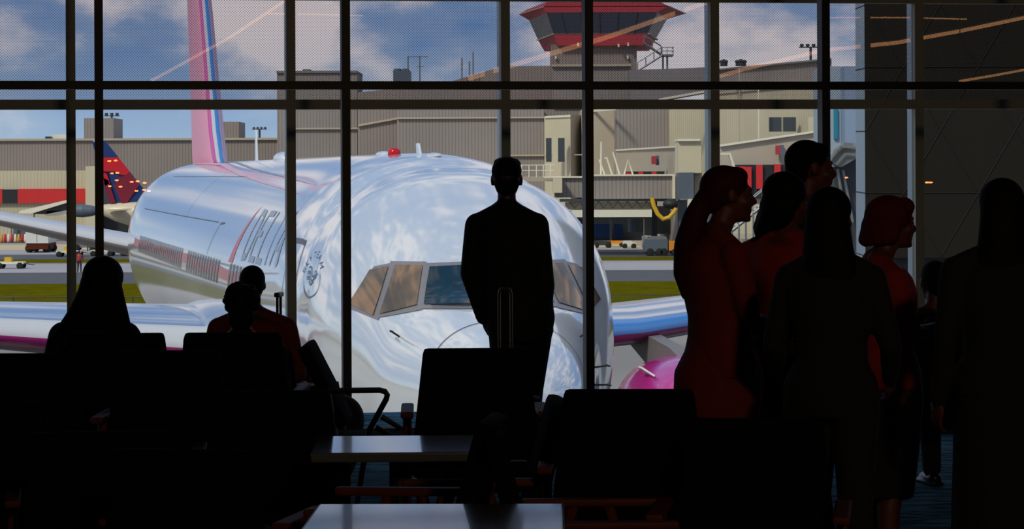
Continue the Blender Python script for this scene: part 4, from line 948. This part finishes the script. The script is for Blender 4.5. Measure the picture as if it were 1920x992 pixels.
for y_ in (13, 131, 249, 365, 483): 
    bm = B(); tube(bm, [(xpx(1605, 61.6), 61.58, zpx(y_, 60) + .02), (xpx(1622, 60), 59.98, zpx(y_, 60))], .012, 4); part('seam', bm, 'seam', rb)
pb = house('terminal_building', 1580, 150, 'pale blue building with a tall cyan window between the mullion and the charcoal wing')
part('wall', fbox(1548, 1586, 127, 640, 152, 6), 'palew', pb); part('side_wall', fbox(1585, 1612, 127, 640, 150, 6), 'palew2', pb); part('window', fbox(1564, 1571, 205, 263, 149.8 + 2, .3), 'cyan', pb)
bh = house('jet_bridge', 1582, 92, 'grey folded bellows hood and dark cab of the near jet bridge', 'jet bridge')
part('cab', polyD([(1556, 318), (1580, 312), (1606, 296), (1606, 620), (1590, 620), (1580, 420), (1566, 350)], 92.5, 3), 'dksteel', bh)
for k in range(7):
    u = k / 6; part('hood_fold', polyD([(1557 + 5 * u, 305 - 14 * u), (1576 + 5 * u, 280 - 6 * u), (1606, 281 - 9 * u), (1606, 275 - 9 * u + 6), (1580 + 4 * u, 277 - 7 * u), (1560 + 4 * u, 298 - 14 * u)], 91.2 + .22 * k, .12), 'bellows', bh)
part('hood_skin', polyD([(1557, 306), (1574, 282), (1606, 277), (1606, 300), (1578, 316)], 91.6, 1.2), 'bellows', bh)
for a, b_ in (((1572, 320), (1590, 440)), ((1582, 322), (1600, 420))): bm = B(); tube(bm, [(xpx(a[0], 92), 92.2, zpx(a[1], 92)), (xpx(b_[0], 92), 92.2, zpx(b_[1], 92))], .05, 6); part('stay', bm, 'steel', bh)
for px in (1584, 1602): part('leg', fbox(px - 3, px + 3, 600, 745, 93, .3), 'dksteel', bh)

# ------------------------------------------------------------------ our own terminal's outer face (mirrored in the aircraft)
M['face'] = ribmat('terminal_outer_cladding', (.50, .42, .31), .9, .12)
te = empty('terminal_facade', (0, 19.6, GROUND), 0, 'beige outer cladding of the terminal below and above the window wall', 'facade')
def face(s0, s1, z0, z1, name, m='face', n0=.14, n1=.3):
    bm = B(); wbox(bm, WO, s0, s1, z0, z1, n0, n1); part(name, bm, m, te)
face(-60, 25, GROUND, -.16, 'lower_cladding', n0=.13, n1=.4)
face(-60, 25, CEIL + .4, 8.2, 'parapet')
face(-60, -10.4, -.16, CEIL + .4, 'side_cladding')

# ------------------------------------------------------------------ furniture
def make_chair():
    """dining armchair, faces +Y, back at -Y; padded back and seat, wooden arms on splayed A shaped legs"""
    r = empty('armchair', (0, 0, 0), 0, 'black padded armchair', 'chair')
    tilt = Matrix.Rotation(math.radians(14), 3, 'X')
    bm = B(); box(bm, (0, -.27, .70), (.50, .065, .54), tilt, .022)
    for v in bm.verts: v.co.x *= 1.0 - .12 * (v.co.z - .70) / .27
    build('backrest', bm, M['upholst'], r, True)
    bm = B(); box(bm, (0, .0, .44), (.50, .50, .09), None, .025); build('seat', bm, M['upholst'], r, True)
    for s_ in (-1, 1):
        bm = B(); box(bm, (s_ * .29, .0, .685), (.055, .46, .028), None, .01); a = build('armrest', bm, M['wood'], r)
        for dy in (-.24, .22):
            bm = B(); tube(bm, [(s_ * .29, dy * .25, .675), (s_ * .29, dy, .012)], [.019, .014], 8); build('leg', bm, M['wood'], r)
        bm = B(); tube(bm, [(s_ * .29, -.155, .36), (s_ * .29, .145, .36)], .010, 6); build('brace', bm, M['brass'], r)
    bm = B(); tube(bm, [(-.29, .05, .385), (.29, .05, .385)], .014, 6); build('seat_rail', bm, M['tube'], r)
    return r
chair0 = make_chair(); first = [True]
def chair(px, D, rz, label, group=None, z=1.0):
    X = xpx(px, D)
    if first[0]:
        first[0] = False; o = chair0; o.location = (X, D, 0); o.rotation_euler = (0, 0, math.radians(rz)); o['label'] = label
        if group: o['group'] = group
    else: o = dup(chair0, (X, D, 0), math.radians(rz), label, group)
    if z != 1: o.scale = (1, 1, z)
    return o
GS = 'padded armchairs around the cafe tables'
# rz 0: chair faces the window, its back towards us
chair(888, 11.5, 2, 'black padded armchair with its wide back in front of the standing man', GS, 1.035)
chair(1176, 9.4, -2, 'black padded armchair with its back below the engine, right of the standing man', GS, 1.03)
chair(236, 12.6, 0, 'black padded armchair under the long haired seated woman', GS, 1.04)
chair(448, 12.6, 0, 'black padded armchair right of the long haired woman, under the curly haired sitter', GS, 1.04)
chair(472, 14.85, 4, 'low black padded armchair under the rust shirted sitter', GS, .8)
chair(66, 11.3, 0, 'black padded armchair at the far left edge', GS)
chair(-25, 9.9, 8, 'black padded armchair cut by the left edge, nearer than its neighbour', GS, .95)
chair(335, 11.45, -2, 'black padded armchair in the dark between the two seated pairs', GS)
chair(508, 10.6, 5, 'black padded armchair left of the first glossy table', GS, .93)
chair(872, 9.6, 92, 'black padded armchair pulled sideways at the right of the first glossy table', GS, .95)
chair(730, 8.6, 84, 'black padded armchair seen from the side behind the front glossy table', GS, .98)
chair(1118, 8.45, -88, 'black padded armchair seen from the side at the front, right of the front table', GS, .95)
chair(1405, 8.5, 172, 'black padded armchair with a thin red brown arm beside the ponytailed woman', GS, .95)
chair(1748, 14.2, 10, 'armchair with bright metal fittings between the bob haired and the right hand woman', GS)
chair(180, 9.3, 10, 'black padded armchair in the dark foreground at the left', GS, .9)
chair(400, 8.7, -12, 'black padded armchair in the dark foreground below the seated men', GS, .9)
# side-on tube-arm chair by the window
tc = empty('tube_arm_chair', (xpx(684, 12.7), 12.7, 0), math.radians(-90), 'lounge chair seen from the side with a slanted padded back and bent tube arm', 'chair')
bm = B(); bt = Matrix.Rotation(math.radians(27), 3, 'X'); box(bm, (0, -.19, .735), (.5, .055, .42), bt, .018); build('backrest', bm, M['upholst'], tc, True)
bm = B(); box(bm, (0, .04, .45), (.5, .5, .08), None, .02); build('seat', bm, M['upholst'], tc, True)
for s_ in (-1, 1):
    if s_ > 0:
        bm = B(); tube(bm, [(s_ * .27, -.16, .72), (s_ * .27, .08, .722), (s_ * .27, .105, .715), (s_ * .27, .115, .70), (s_ * .27, .11, .68), (s_ * .27, .03, .535), (s_ * .27, -.06, .02)], .0135, 8); build('arm_frame', bm, M['tube'], tc)
    bm = B(); tube(bm, [(s_ * .27, -.16, .72), (s_ * .27, -.12, .46), (s_ * .27, -.2, .02)], .0135, 8); build('leg', bm, M['tube'], tc)
    bm = B(); tube(bm, [(s_ * .27, .06, .55), (s_ * .27, .24, .44), (s_ * .27, .28, .02)], .0135, 8); build('leg', bm, M['tube'], tc)
def table(px, D, w_, d_, label, rz=0, h=.74):
    t = empty('cafe_table', (xpx(px, D), D, 0), math.radians(rz), label, 'table', 'glossy cafe tables between the chairs')
    bm = B(); box(bm, (0, 0, h - .0175), (w_, d_, .035), None, .008); build('tabletop', bm, M['tabletop'], t)
    bm = B(); tube(bm, [(0, 0, h - .04), (0, 0, .03)], .035, 14); build('pedestal', bm, M['tube'], t)
    for k in range(4):
        a = PI / 4 + k * PI / 2; bm = B(); tube(bm, [(0, 0, .08), (math.cos(a) * .3, math.sin(a) * .3, .018)], [.03, .016], 8); build('foot', bm, M['tube'], t)
    return t
table(745, 9.78, .62, .62, 'glossy square cafe table reflecting the window, left of the black chair back', 2)
table(815, 7.65, .74, .7, 'glossy square cafe table at the bottom edge of the picture, nearest to us', -1)
table(300, 13.85, 1.0, .36, 'dark cafe table in front of the two seated pairs, mostly hidden')
# luggage
def suitcase(px, D, rz, label, hh, w_=.38, d_=.24, bh=.56, mat_='nylon', hw=.07):
    s_ = empty('suitcase', (xpx(px, D), D, 0), math.radians(rz), label, 'suitcase')
    bm = B(); box(bm, (0, 0, .05 + bh / 2), (w_, d_, bh), None, .035); build('body', bm, M[mat_], s_, True)
    bm = B(); box(bm, (0, -d_ / 2 - .015, .05 + bh * .42), (w_ * .8, .04, bh * .6), None, .015); build('front_pocket', bm, M[mat_], s_, True)
    bm = B(); tube(bm, [(-hw, d_ / 2 - .02, bh), (-hw, d_ / 2 - .02, hh - .03), (-hw * .85, d_ / 2 - .02, hh - .008), (-hw * .6, d_ / 2 - .02, hh), (hw * .6, d_ / 2 - .02, hh), (hw * .85, d_ / 2 - .02, hh - .008), (hw, d_ / 2 - .02, hh - .03), (hw, d_ / 2 - .02, bh)], .0085, 8); build('telescopic_handle', bm, M['brass' if mat_ == 'dark' else 'tube'], s_)
    for x in (-w_ * .38, w_ * .38): bm = B(); tube(bm, [(x - .015, d_ * .36, .04), (x + .015, d_ * .36, .04)], .04, 14); build('wheel', bm, M['rubber'], s_)
    return s_
suitcase(946, 14.1, 0, 'dark suitcase whose thin brass handle stands before the man\'s back', 1.115, hw=.032, mat_='dark', bh=.5)
s2 = suitcase(553, 15.85, 84, 'black suitcase with its pulled up handle seen edge on beside the thin mullion', 1.02, hw=.05, bh=.56)
bm = B(); box(bm, (0, .10, 1.015), (.14, .036, .028), None, .01); build('handle_grip', bm, M['tube'], s2)
bg_ = empty('duffel_bag', (xpx(600, 14.6), 14.6, 0), 0, 'black bag heaped behind the slanted chair back', 'bag')
bm = B(); ell(bm, (0, 0, .28), (.22, .17, .30)); ell(bm, (-.08, 0, .45), (.12, .12, .12)); ell(bm, (.12, 0, .38), (.12, .12, .14)); solid('body', bm, M['nylon'], bg_, .015, 4)
bm = B(); tube(bm, [(-.12, -.02, .48), (-.06, -.06, .60), (.04, -.06, .60), (.1, -.02, .46)], .012, 8); build('carry_strap', bm, M['nylon'], bg_)
bm = B(); ell(bm, (0, 0, 0), (.075, .05, .012)); pp = build('crumpled_paper', bm, M['paper'], None, True); pp.location = (xpx(578, 14.55), 14.55, zpx(719, 14.55)); tag(pp, 'small crumpled white paper lying on top of the black bag', 'paper')

# ------------------------------------------------------------------ people
def head(bm, c, s=1.0, face=Matrix.Identity(3)):
    """head facing +Y; c = centre of the skull"""
    def q(x, y, z): return Vector(c) + face @ Vector((x, y, z)) * s
    def E(x, y, z, rx, ry, rz, rot=None): ell(bm, q(x, y, z), (rx * s, ry * s, rz * s), face if rot is None else face @ rot)
    E(0, -.012, .025, .074, .094, .088); E(0, .03, -.02, .064, .066, .085)
    E(0, .045, -.065, .048, .045, .05); E(0, .082, -.098, .021, .017, .017)                 # jaw, chin
    E(0, .082, .022, .05, .018, .012)                                                        # brow
    cap(bm, q(0, .088, .01), q(0, .112, -.03), .0085 * s, .0125 * s); E(.011, .1, -.034, .008, .01, .008); E(-.011, .1, -.034, .008, .01, .008)
    E(0, .092, -.058, .022, .011, .0065); E(0, .09, -.070, .019, .011, .0075)                # lips
    for sg in (-1, 1):
        E(sg * .031, .078, .002, .014, .012, .010); E(sg * .076, -.002, -.005, .009, .019, .031); E(sg * .045, .06, -.03, .022, .022, .022)
    return q
def hand(bm, wr, d, palm_n, s=1.0, curl=.35, side=1):
    """wr wrist, d direction of the hand, palm_n palm normal"""
    d = Vector(d).normalized(); n = Vector(palm_n); n = (n - d * n.dot(d)).normalized(); t = d.cross(n) * side
    W_ = Vector(wr); R_ = Matrix((t, d, n)).transposed()
    ell(bm, W_ + d * .045 * s, (.040 * s, .052 * s, .017 * s), R_)
    for i, (o_, l_) in enumerate(((-.028, .058), (-.010, .068), (.010, .072), (.028, .064))):
        a = W_ + d * .088 * s + t * o_ * s; b_ = a + (d * math.cos(curl) + n * math.sin(curl)) * l_ * .52 * s; c_ = b_ + (d * math.cos(curl * 2.4) + n * math.sin(curl * 2.4)) * l_ * .48 * s
        cap(bm, a - d * .02 * s, a, .0085 * s, .0092 * s, 8); cap(bm, a, b_, .0092 * s, .0085 * s, 8); cap(bm, b_, c_, .0085 * s, .0072 * s, 8)
    a = W_ + d * .02 * s + t * .034 * s; b_ = a + (d * .75 + t * .55 + n * .35) * .038 * s; c_ = b_ + (d * .95 + n * .35) * .03 * s
    cap(bm, a - t * .012, a, .013 * s, .0115 * s, 8); cap(bm, a, b_, .0115 * s, .0095 * s, 8); cap(bm, b_, c_, .0095 * s, .008 * s, 8)
def person(px, D, H, rz, label, skin='skin', top='dark', bottom='dark', arms=None, legs=None, sex='m', girth=1.0, headrot=0, nod=0, seated=None,
           hair=None, hairm='hair', skirt=None, jacket=False, sleeves=1.0, lean=0.0, hs=1.0, sh=None, toploft=None, hoff=(0, 0), shoem='shoe', hipx=0):
    """local frame faces +Y; H standing height; arms: [(elbow, wrist)] left(-x), right(+x)"""
    k = H / 1.75; r = empty('person', (xpx(px, D), D, 0), math.radians(rz), label, 'person')
    dz = 0 if seated is None else seated - .93 * k
    sw = (sh if sh else (.195 if sex == 'm' else .165)) * k
    gx = girth; ly = lambda z: lean * max(0, z - .95)
    def V(x, y, z): return Vector((x, y + ly(z), z * 1.0))
    Z = lambda z: z * k + dz
    secs = [(.84, .13, .09), (.90, .165, .115), (.97, .168, .12), (1.06, .145 if sex == 'm' else .128, .105), (1.14, .145 if sex == 'm' else .125, .10), (1.24, .165 if sex == 'm' else .145, .115), (1.33, .178 if sex == 'm' else .155, .118), (1.40, .165 if sex == 'm' else .14, .10), (1.445, .115, .075), (1.475, .06, .058)]
    def tl(pad, lo=.84, hi=1.50, flare=0):
        out = []
        for z, rx, ry in secs:
            if lo - .001 <= z <= hi: out.append((hipx * min(1, max(0, 1.2 - z) / .25) * k, lean * max(0, z - .95) * k, Z(z), (rx * gx + pad) * k + flare * max(0, 1.0 - z), (ry * gx + pad) * k + flare * max(0, 1.0 - z)))
        return out
    yt = lean * .5 * k
    bm = B(); loft(bm, tl(0))
    for sg in (-1, 1): cap(bm, (sg * .03 * k, lean * .5 * k - .012, Z(1.485)), (sg * sw * .82, lean * .45 * k, Z(1.415)), .048 * k, .046 * k)
    neck0 = (0, yt - .012, Z(1.44)); hc_ = Vector((hoff[0], yt + .012 + hoff[1], Z(1.645)))
    cap(bm, neck0, hc_ + Vector((0, -.012, -.075 * k)), .053 * k, .050 * k)
    FR = Matrix.Rotation(math.radians(headrot), 3, 'Z') @ Matrix.Rotation(math.radians(-nod), 3, 'X')
    q = head(bm, hc_, k * hs, FR)
    if arms is None: arms = [((-.235, -.02, 1.13), (-.24, .07, .88)), ((.235, -.02, 1.13), (.24, .07, .88))]
    A = []
    for sg, (el, wr) in zip((-1, 1), arms):
        S_ = Vector((sg * sw, lean * .45 * k, Z(1.40))); E_ = Vector((el[0] * k, el[1] * k, Z(el[2]))); W_ = Vector((wr[0] * k, wr[1] * k, Z(wr[2])))
        cap(bm, S_, E_, .048 * k, .038 * k); cap(bm, E_, W_, .038 * k, .026 * k); A.append((S_, E_, W_))
        d = (W_ - E_).normalized(); hand(bm, W_, d, Vector((-sg * 1, .35, .2)), k, .35, sg)
    if legs is None:
        legs = [((-.095, .015, .50), (-.105, -.02, .085)), ((.095, .015, .50), (.105, -.02, .085))]
        if seated is not None: legs = [((-.12, .42, seated / k + .01), (-.13, .40, .085)), ((.12, .42, seated / k + .01), (.13, .40, .085))]
    LG = []
    for sg, (kn, an) in zip((-1, 1), legs):
        Hp = Vector((sg * .09 * k * gx + hipx * k, 0, Z(.90))); K_ = Vector((kn[0] * k, kn[1] * k, kn[2] * k)); N_ = Vector((an[0] * k, an[1] * k, an[2] * k))
        cap(bm, Hp, K_, .082 * k, .056 * k); cap(bm, K_, K_.lerp(N_, .35) + Vector((0, -.012, 0)), .054 * k, .054 * k); cap(bm, K_.lerp(N_, .35) + Vector((0, -.012, 0)), N_, .054 * k, .036 * k)
        cap(bm, N_ + Vector((0, -.03, -.045)), N_ + Vector((sg * .015, .14, -.05)), .034 * k, .026 * k); LG.append((Hp, K_, N_))
    solid('body', bm, M[skin], r, .0095, 1)
    # eyes
    for sg in (-1, 1): bm = B(); ell(bm, q(sg * .031, .0855, .002), (.0085, .0075, .006), None, 10, 8); build('eye', bm, M['hair'], r, True)
    # upper garment
    bm = B(); pad = .028 if jacket else .014
    if toploft: loft(bm, [(x * k, y * k, Z(z), rx * k, ry * k) for (x, y, z, rx, ry) in toploft])
    else: loft(bm, tl(pad, .84 if jacket else .90, 1.46, .12 if jacket else .0))
    for (S_, E_, W_) in A:
        rs = .056 if jacket else .052
        cap(bm, S_ + Vector((0, 0, -.005)), S_.lerp(E_, min(1, sleeves * 2)), (rs + .012) * k, (rs - .004) * k)
        cap(bm, Vector((S_.x * .55, S_.y, S_.z + .012 * k)), S_, .052 * k, (rs + .006) * k)
        if sleeves > .5: cap(bm, E_, E_.lerp(W_, (sleeves - .5) * 2 * .97), (rs - .006) * k, (.043 if jacket else .036) * k)
    for sg in (-1, 1): cap(bm, (sg * .035 * k, yt - .014, Z(1.475)), (sg * sw * .85, lean * .45 * k, Z(1.418)), .05 * k, .052 * k)
    if jacket: cap(bm, (0, yt - .02, Z(1.46)), (0, yt - .008, Z(1.50)), .06 * k, .062 * k)
    g_ = solid('jacket' if jacket else 'shirt', bm, M[top], r, .011, 3)
    # lower garment
    bm = B()
    if skirt:
        loft(bm, [(0, y * k, Z(z), rx * k, ry * k) for (z, y, rx, ry) in skirt])
        solid('skirt', bm, M[bottom], r, .011, 3)
    else:
        loft(bm, [(hipx * k, 0, Z(z), (rx * gx + .012) * k, (ry * gx + .012) * k) for z, rx, ry in ((.84, .13, .10), (.90, .168, .118), (.98, .165, .118), (1.03, .15, .108))])
        for (Hp, K_, N_) in LG: cap(bm, Hp, K_, .098 * k * (gx * .5 + .5), .072 * k); cap(bm, K_, N_ + Vector((0, 0, .01)), .072 * k, .055 * k)
        solid('trousers', bm, M[bottom], r, .011, 3)
    for sg, (Hp, K_, N_) in zip((-1, 1), LG):
        bm = B(); cap(bm, N_ + Vector((0, -.04, -.04)), N_ + Vector((sg * .012, .16, -.052)), .042 * k, .032 * k); box(bm, N_ + Vector((sg * .006, .06, -.085 * k + .012)), (.08, .27, .02), None, .006); solid('shoe', bm, M[shoem], r, .008, 2)
    if hair: hair(r, q, k * hs, FR, M[hairm])
    return r
def hair_short(r, q, s, F, m):
    bm = B(); ell(bm, q(0, -.018, .036), (.081 * s, .096 * s, .088 * s), F); ell(bm, q(0, -.055, -.01), (.068 * s, .055 * s, .07 * s), F); ell(bm, q(0, .04, .075), (.055 * s, .045 * s, .035 * s), F); solid('hair', bm, m, r, .008, 2)
def hair_flat(r, q, s, F, m):
    bm = B(); ell(bm, q(0, -.016, .042), (.080 * s, .094 * s, .078 * s), F); ell(bm, q(-.02, .02, .085), (.05 * s, .06 * s, .03 * s), F); ell(bm, q(.03, .01, .08), (.045 * s, .06 * s, .032 * s), F); ell(bm, q(0, -.05, -.02), (.066 * s, .052 * s, .07 * s), F); solid('hair', bm, m, r, .008, 2)
def hair_long(drop=.32, wid=.10, dx=0, back=-.06, flare=1.0):
    def f(r, q, s, F, m):
        bm = B(); ell(bm, q(0, -.022, .03), (.092 * s, .105 * s, .092 * s), F); ell(bm, q(0, -.05, -.05), (.095 * s, .075 * s, .10 * s), F)
        for i in range(-3, 4):
            a = q(i * .026, -.07 + abs(i) * .014, -.02); b_ = Vector(q(i * .03 * flare * wid / .1 + dx, back + abs(i) * .006, -drop + abs(i) * .012)); cap(bm, a, a.lerp(b_, .5) + Vector((0, 0, -.01)), .038 * s, .036 * s, 10); cap(bm, a.lerp(b_, .5) + Vector((0, 0, -.01)), b_, .036 * s, .016 * s, 10)
        solid('hair', bm, m, r, .009, 2)
    return f
def hair_veil(drop=.26, wb=.13, dx=0, db=.07):
    """smooth long hair widening towards the shoulders"""
    def f(r, q, s, F, m):
        bm = B(); ell(bm, q(0, -.02, .03), (.09 * s, .104 * s, .092 * s), F)
        c = Vector(q(0, -.035, 0)); rows = []
        for i in range(8):
            u = i / 7; rows.append((c.x + dx * u * u, c.y - .03 * u, c.z - (drop + .03) * u + .02, (.088 + (wb - .088) * u ** 1.3) * s, (.085 + (db - .085) * u) * s))
        loft(bm, rows[::-1]); x, y, z, rx, ry = rows[-1]; ell(bm, (x, y, z), (rx, ry, .03))
        solid('hair', bm, m, r, .009, 3)
    return f
def hair_pony(r, q, s, F, m):
    bm = B(); ell(bm, q(0, -.02, .03), (.084 * s, .102 * s, .09 * s), F); ell(bm, q(0, -.06, -.01), (.07 * s, .06 * s, .07 * s), F); ell(bm, q(0, .03, .075), (.06 * s, .05 * s, .04 * s), F)
    P_ = [q(0, -.10, -.02), q(0, -.135, -.10), q(.0, -.165, -.21), q(0, -.175, -.33), q(0, -.165, -.42)]; R_ = [.04, .052, .055, .045, .02]
    for a, b_, ra, rb in zip(P_, P_[1:], R_, R_[1:]): cap(bm, a, b_, ra * s, rb * s)
    solid('hair', bm, m, r, .009, 3)
def hair_curly(r, q, s, F, m):
    rnd = random.Random(3); bm = B(); ell(bm, q(0, -.02, .03), (.088 * s, .1 * s, .09 * s), F)
    ell(bm, q(0, -.04, -.07), (.075 * s, .06 * s, .08 * s), F)
    for i in range(70):
        u, v = rnd.uniform(-1, 1), rnd.uniform(0, 2 * PI); c = math.sqrt(1 - u * u); x, y, z = c * math.cos(v) * .088, c * math.sin(v) * .1 - .025, u * .09 + .028
        if y > .055 and z < .05: continue
        ell(bm, q(x, y, z), (.022 * s, .022 * s, .020 * s), None, 8, 6)
    solid('hair', bm, m, r, .008, 1)
def hair_bob(r, q, s, F, m):
    bm = B(); ell(bm, q(0, -.02, .035), (.096 * s, .112 * s, .096 * s), F); ell(bm, q(0, -.06, -.02), (.1 * s, .085 * s, .085 * s), F)
    for i in range(-4, 5):
        t0 = i * .36; x, y = math.sin(t0) * .088, -math.cos(t0) * .1 - .02
        cap(bm, q(x * .9, y * .85, .01), q(x * 1.05, y * 1.08, -.078 + abs(i) * .004), .034 * s, .03 * s, 10)
    ell(bm, q(0, .055, .075), (.07 * s, .05 * s, .045 * s), F); solid('hair', bm, m, r, .009, 2)

# standing man looking out (back to us)
def mpx(px, D, X0px): return (px - X0px) / FPX * D
person(950, 15.0, 1.805, 0, 'standing person in a dark suit, hand in pocket, looking out at the airliner', skin='skin_dk', top='suit', bottom='suit', jacket=True, sh=.163, hipx=.075,
       arms=[((-.205, -.03, 1.13), (-.128, .03, .885)), ((.208, -.06, 1.06), (.20, .03, .90))], hair=hair_flat, headrot=0, hs=1.04,
       legs=[((-.01, .01, .50), (-.03, -.02, .085)), ((.125, .02, .50), (.10, -.02, .085))],
       toploft=[(.075, 0, .76, .16, .13), (.07, 0, .82, .185, .14), (.06, 0, .90, .18, .145), (.03, 0, .99, .175, .14), (.015, 0, 1.06, .165, .13), (.01, 0, 1.14, .168, .125), (.005, 0, 1.24, .175, .135), (0, 0, 1.33, .185, .135), (0, 0, 1.41, .17, .11), (0, -.01, 1.455, .13, .08), (0, -.012, 1.485, .07, .06)])
# seated woman, left
person(176, 12.78, 1.75, -6, 'seated person with long dark hair and dark jacket, leftmost, with back to us', top='dark', jacket=True, seated=.495, sex='f', sh=.158, hair=hair_veil(.27, .20, -.045, .06), headrot=-10, nod=12, girth=1.1, hs=1.08, hoff=(.045, 0),
       arms=[((-.25, .05, 1.13), (-.16, .30, 1.05)), ((.25, .05, 1.13), (.16, .30, 1.05))])
# seated man with collar, facing the window
person(472, 15.0, 1.68, 4, 'seated person in a rust coloured shirt with short hair, facing the window', skin='skin_dk', top='rusttop', seated=.42, sh=.20, girth=1.2, hair=hair_short, nod=5,
       arms=[((-.27, .04, 1.12), (-.17, .28, 1.0)), ((.27, .04, 1.12), (.17, .28, 1.0))], hs=.95)
# curly head in front of him
person(452, 12.78, 1.64, 0, 'seated person with curly dark hair and dark clothes, in front of the rust shirt', top='dark', seated=.43, sex='f', hair=hair_curly, sh=.175, jacket=True, nod=14,
       arms=[((-.20, .06, 1.13), (-.13, .28, 1.02)), ((.20, .06, 1.13), (.13, .28, 1.02))], hs=.92)
# the queue on the right
person(1350, 10.9, 1.745, -68, 'standing person with a long reddish ponytail and maroon dress, at the queue\'s left end', top='maroon', bottom='maroon', sex='f', hairm='hair_r', hair=hair_pony, lean=-.04, sleeves=.45, headrot=-14, nod=2,
       skirt=[(.56, 0, .12, .13), (.66, -.01, .15, .155), (.80, -.015, .178, .185), (.92, -.01, .175, .185), (1.02, 0, .145, .14), (1.12, 0, .13, .115)], arms=[((-.19, .04, 1.14), (-.1, .22, 1.08)), ((.19, .04, 1.14), (.08, .24, 1.1))], hoff=(0, .045), girth=1.08)
person(1462, 11.7, 1.715, -38, 'standing person in a red shirt with dark hair, between the ponytailed and tallest persons', top='redtop', sex='f', girth=1.15, sh=.19, hair=hair_long(.18, .06, -.03, -.12, .8), headrot=-20, lean=.10, nod=8, sleeves=.5,
       arms=[((-.24, .03, 1.15), (-.16, .24, 1.05)), ((.24, .03, 1.15), (.12, .25, 1.05))])
person(1514, 12.3, 1.86, -72, 'tallest standing person, short dark hair, face turned right, behind the others', skin='skin', top='dark', hair=hair_short, headrot=-6, sh=.2)
person(1556, 10.15, 1.66, -20, 'standing person with long wavy dark hair and dark clothes, before the tallest person', top='dark', sex='f', hair=hair_veil(.30, .135, .03, .07), headrot=-10, girth=1.08,
       arms=[((-.24, .02, 1.13), (-.2, .2, .98)), ((.24, .02, 1.13), (.2, .2, .98))])
person(1652, 11.15, 1.61, -76, 'standing person with a short auburn bob and red shirt, facing right', top='redtop', bottom='dark', sex='f', hairm='hair_b', hair=hair_bob, girth=1.3, sh=.17, sleeves=.5, headrot=2, lean=-.03, hoff=(0, .05),
       skirt=[(.40, 0, .15, .14), (.60, 0, .175, .165), (.80, 0, .19, .185), (.93, 0, .185, .185), (1.03, 0, .165, .155)], arms=[((-.21, .06, 1.15), (-.08, .22, 1.15)), ((.21, .06, 1.15), (.05, .24, 1.17))])
person(1878, 10.2, 1.69, 6, 'standing person with long straight dark hair at the right edge, seen from behind', top='dark', sex='f', hair=hair_veil(.30, .125, -.02, .07), girth=1.15, sh=.19, headrot=-4,
       skirt=[(.30, 0, .21, .19), (.60, 0, .20, .18), (.85, 0, .195, .165), (.98, 0, .175, .14), (1.06, 0, .155, .125)])
person(1752, 14.3, 1.66, 12, 'seated person in dark clothes, between the auburn bob and the right edge', top='dark', seated=.46, hair=hair_short, sh=.19,
       arms=[((-.25, .05, 1.13), (-.16, .30, 1.05)), ((.25, .05, 1.13), (.16, .30, 1.05))])
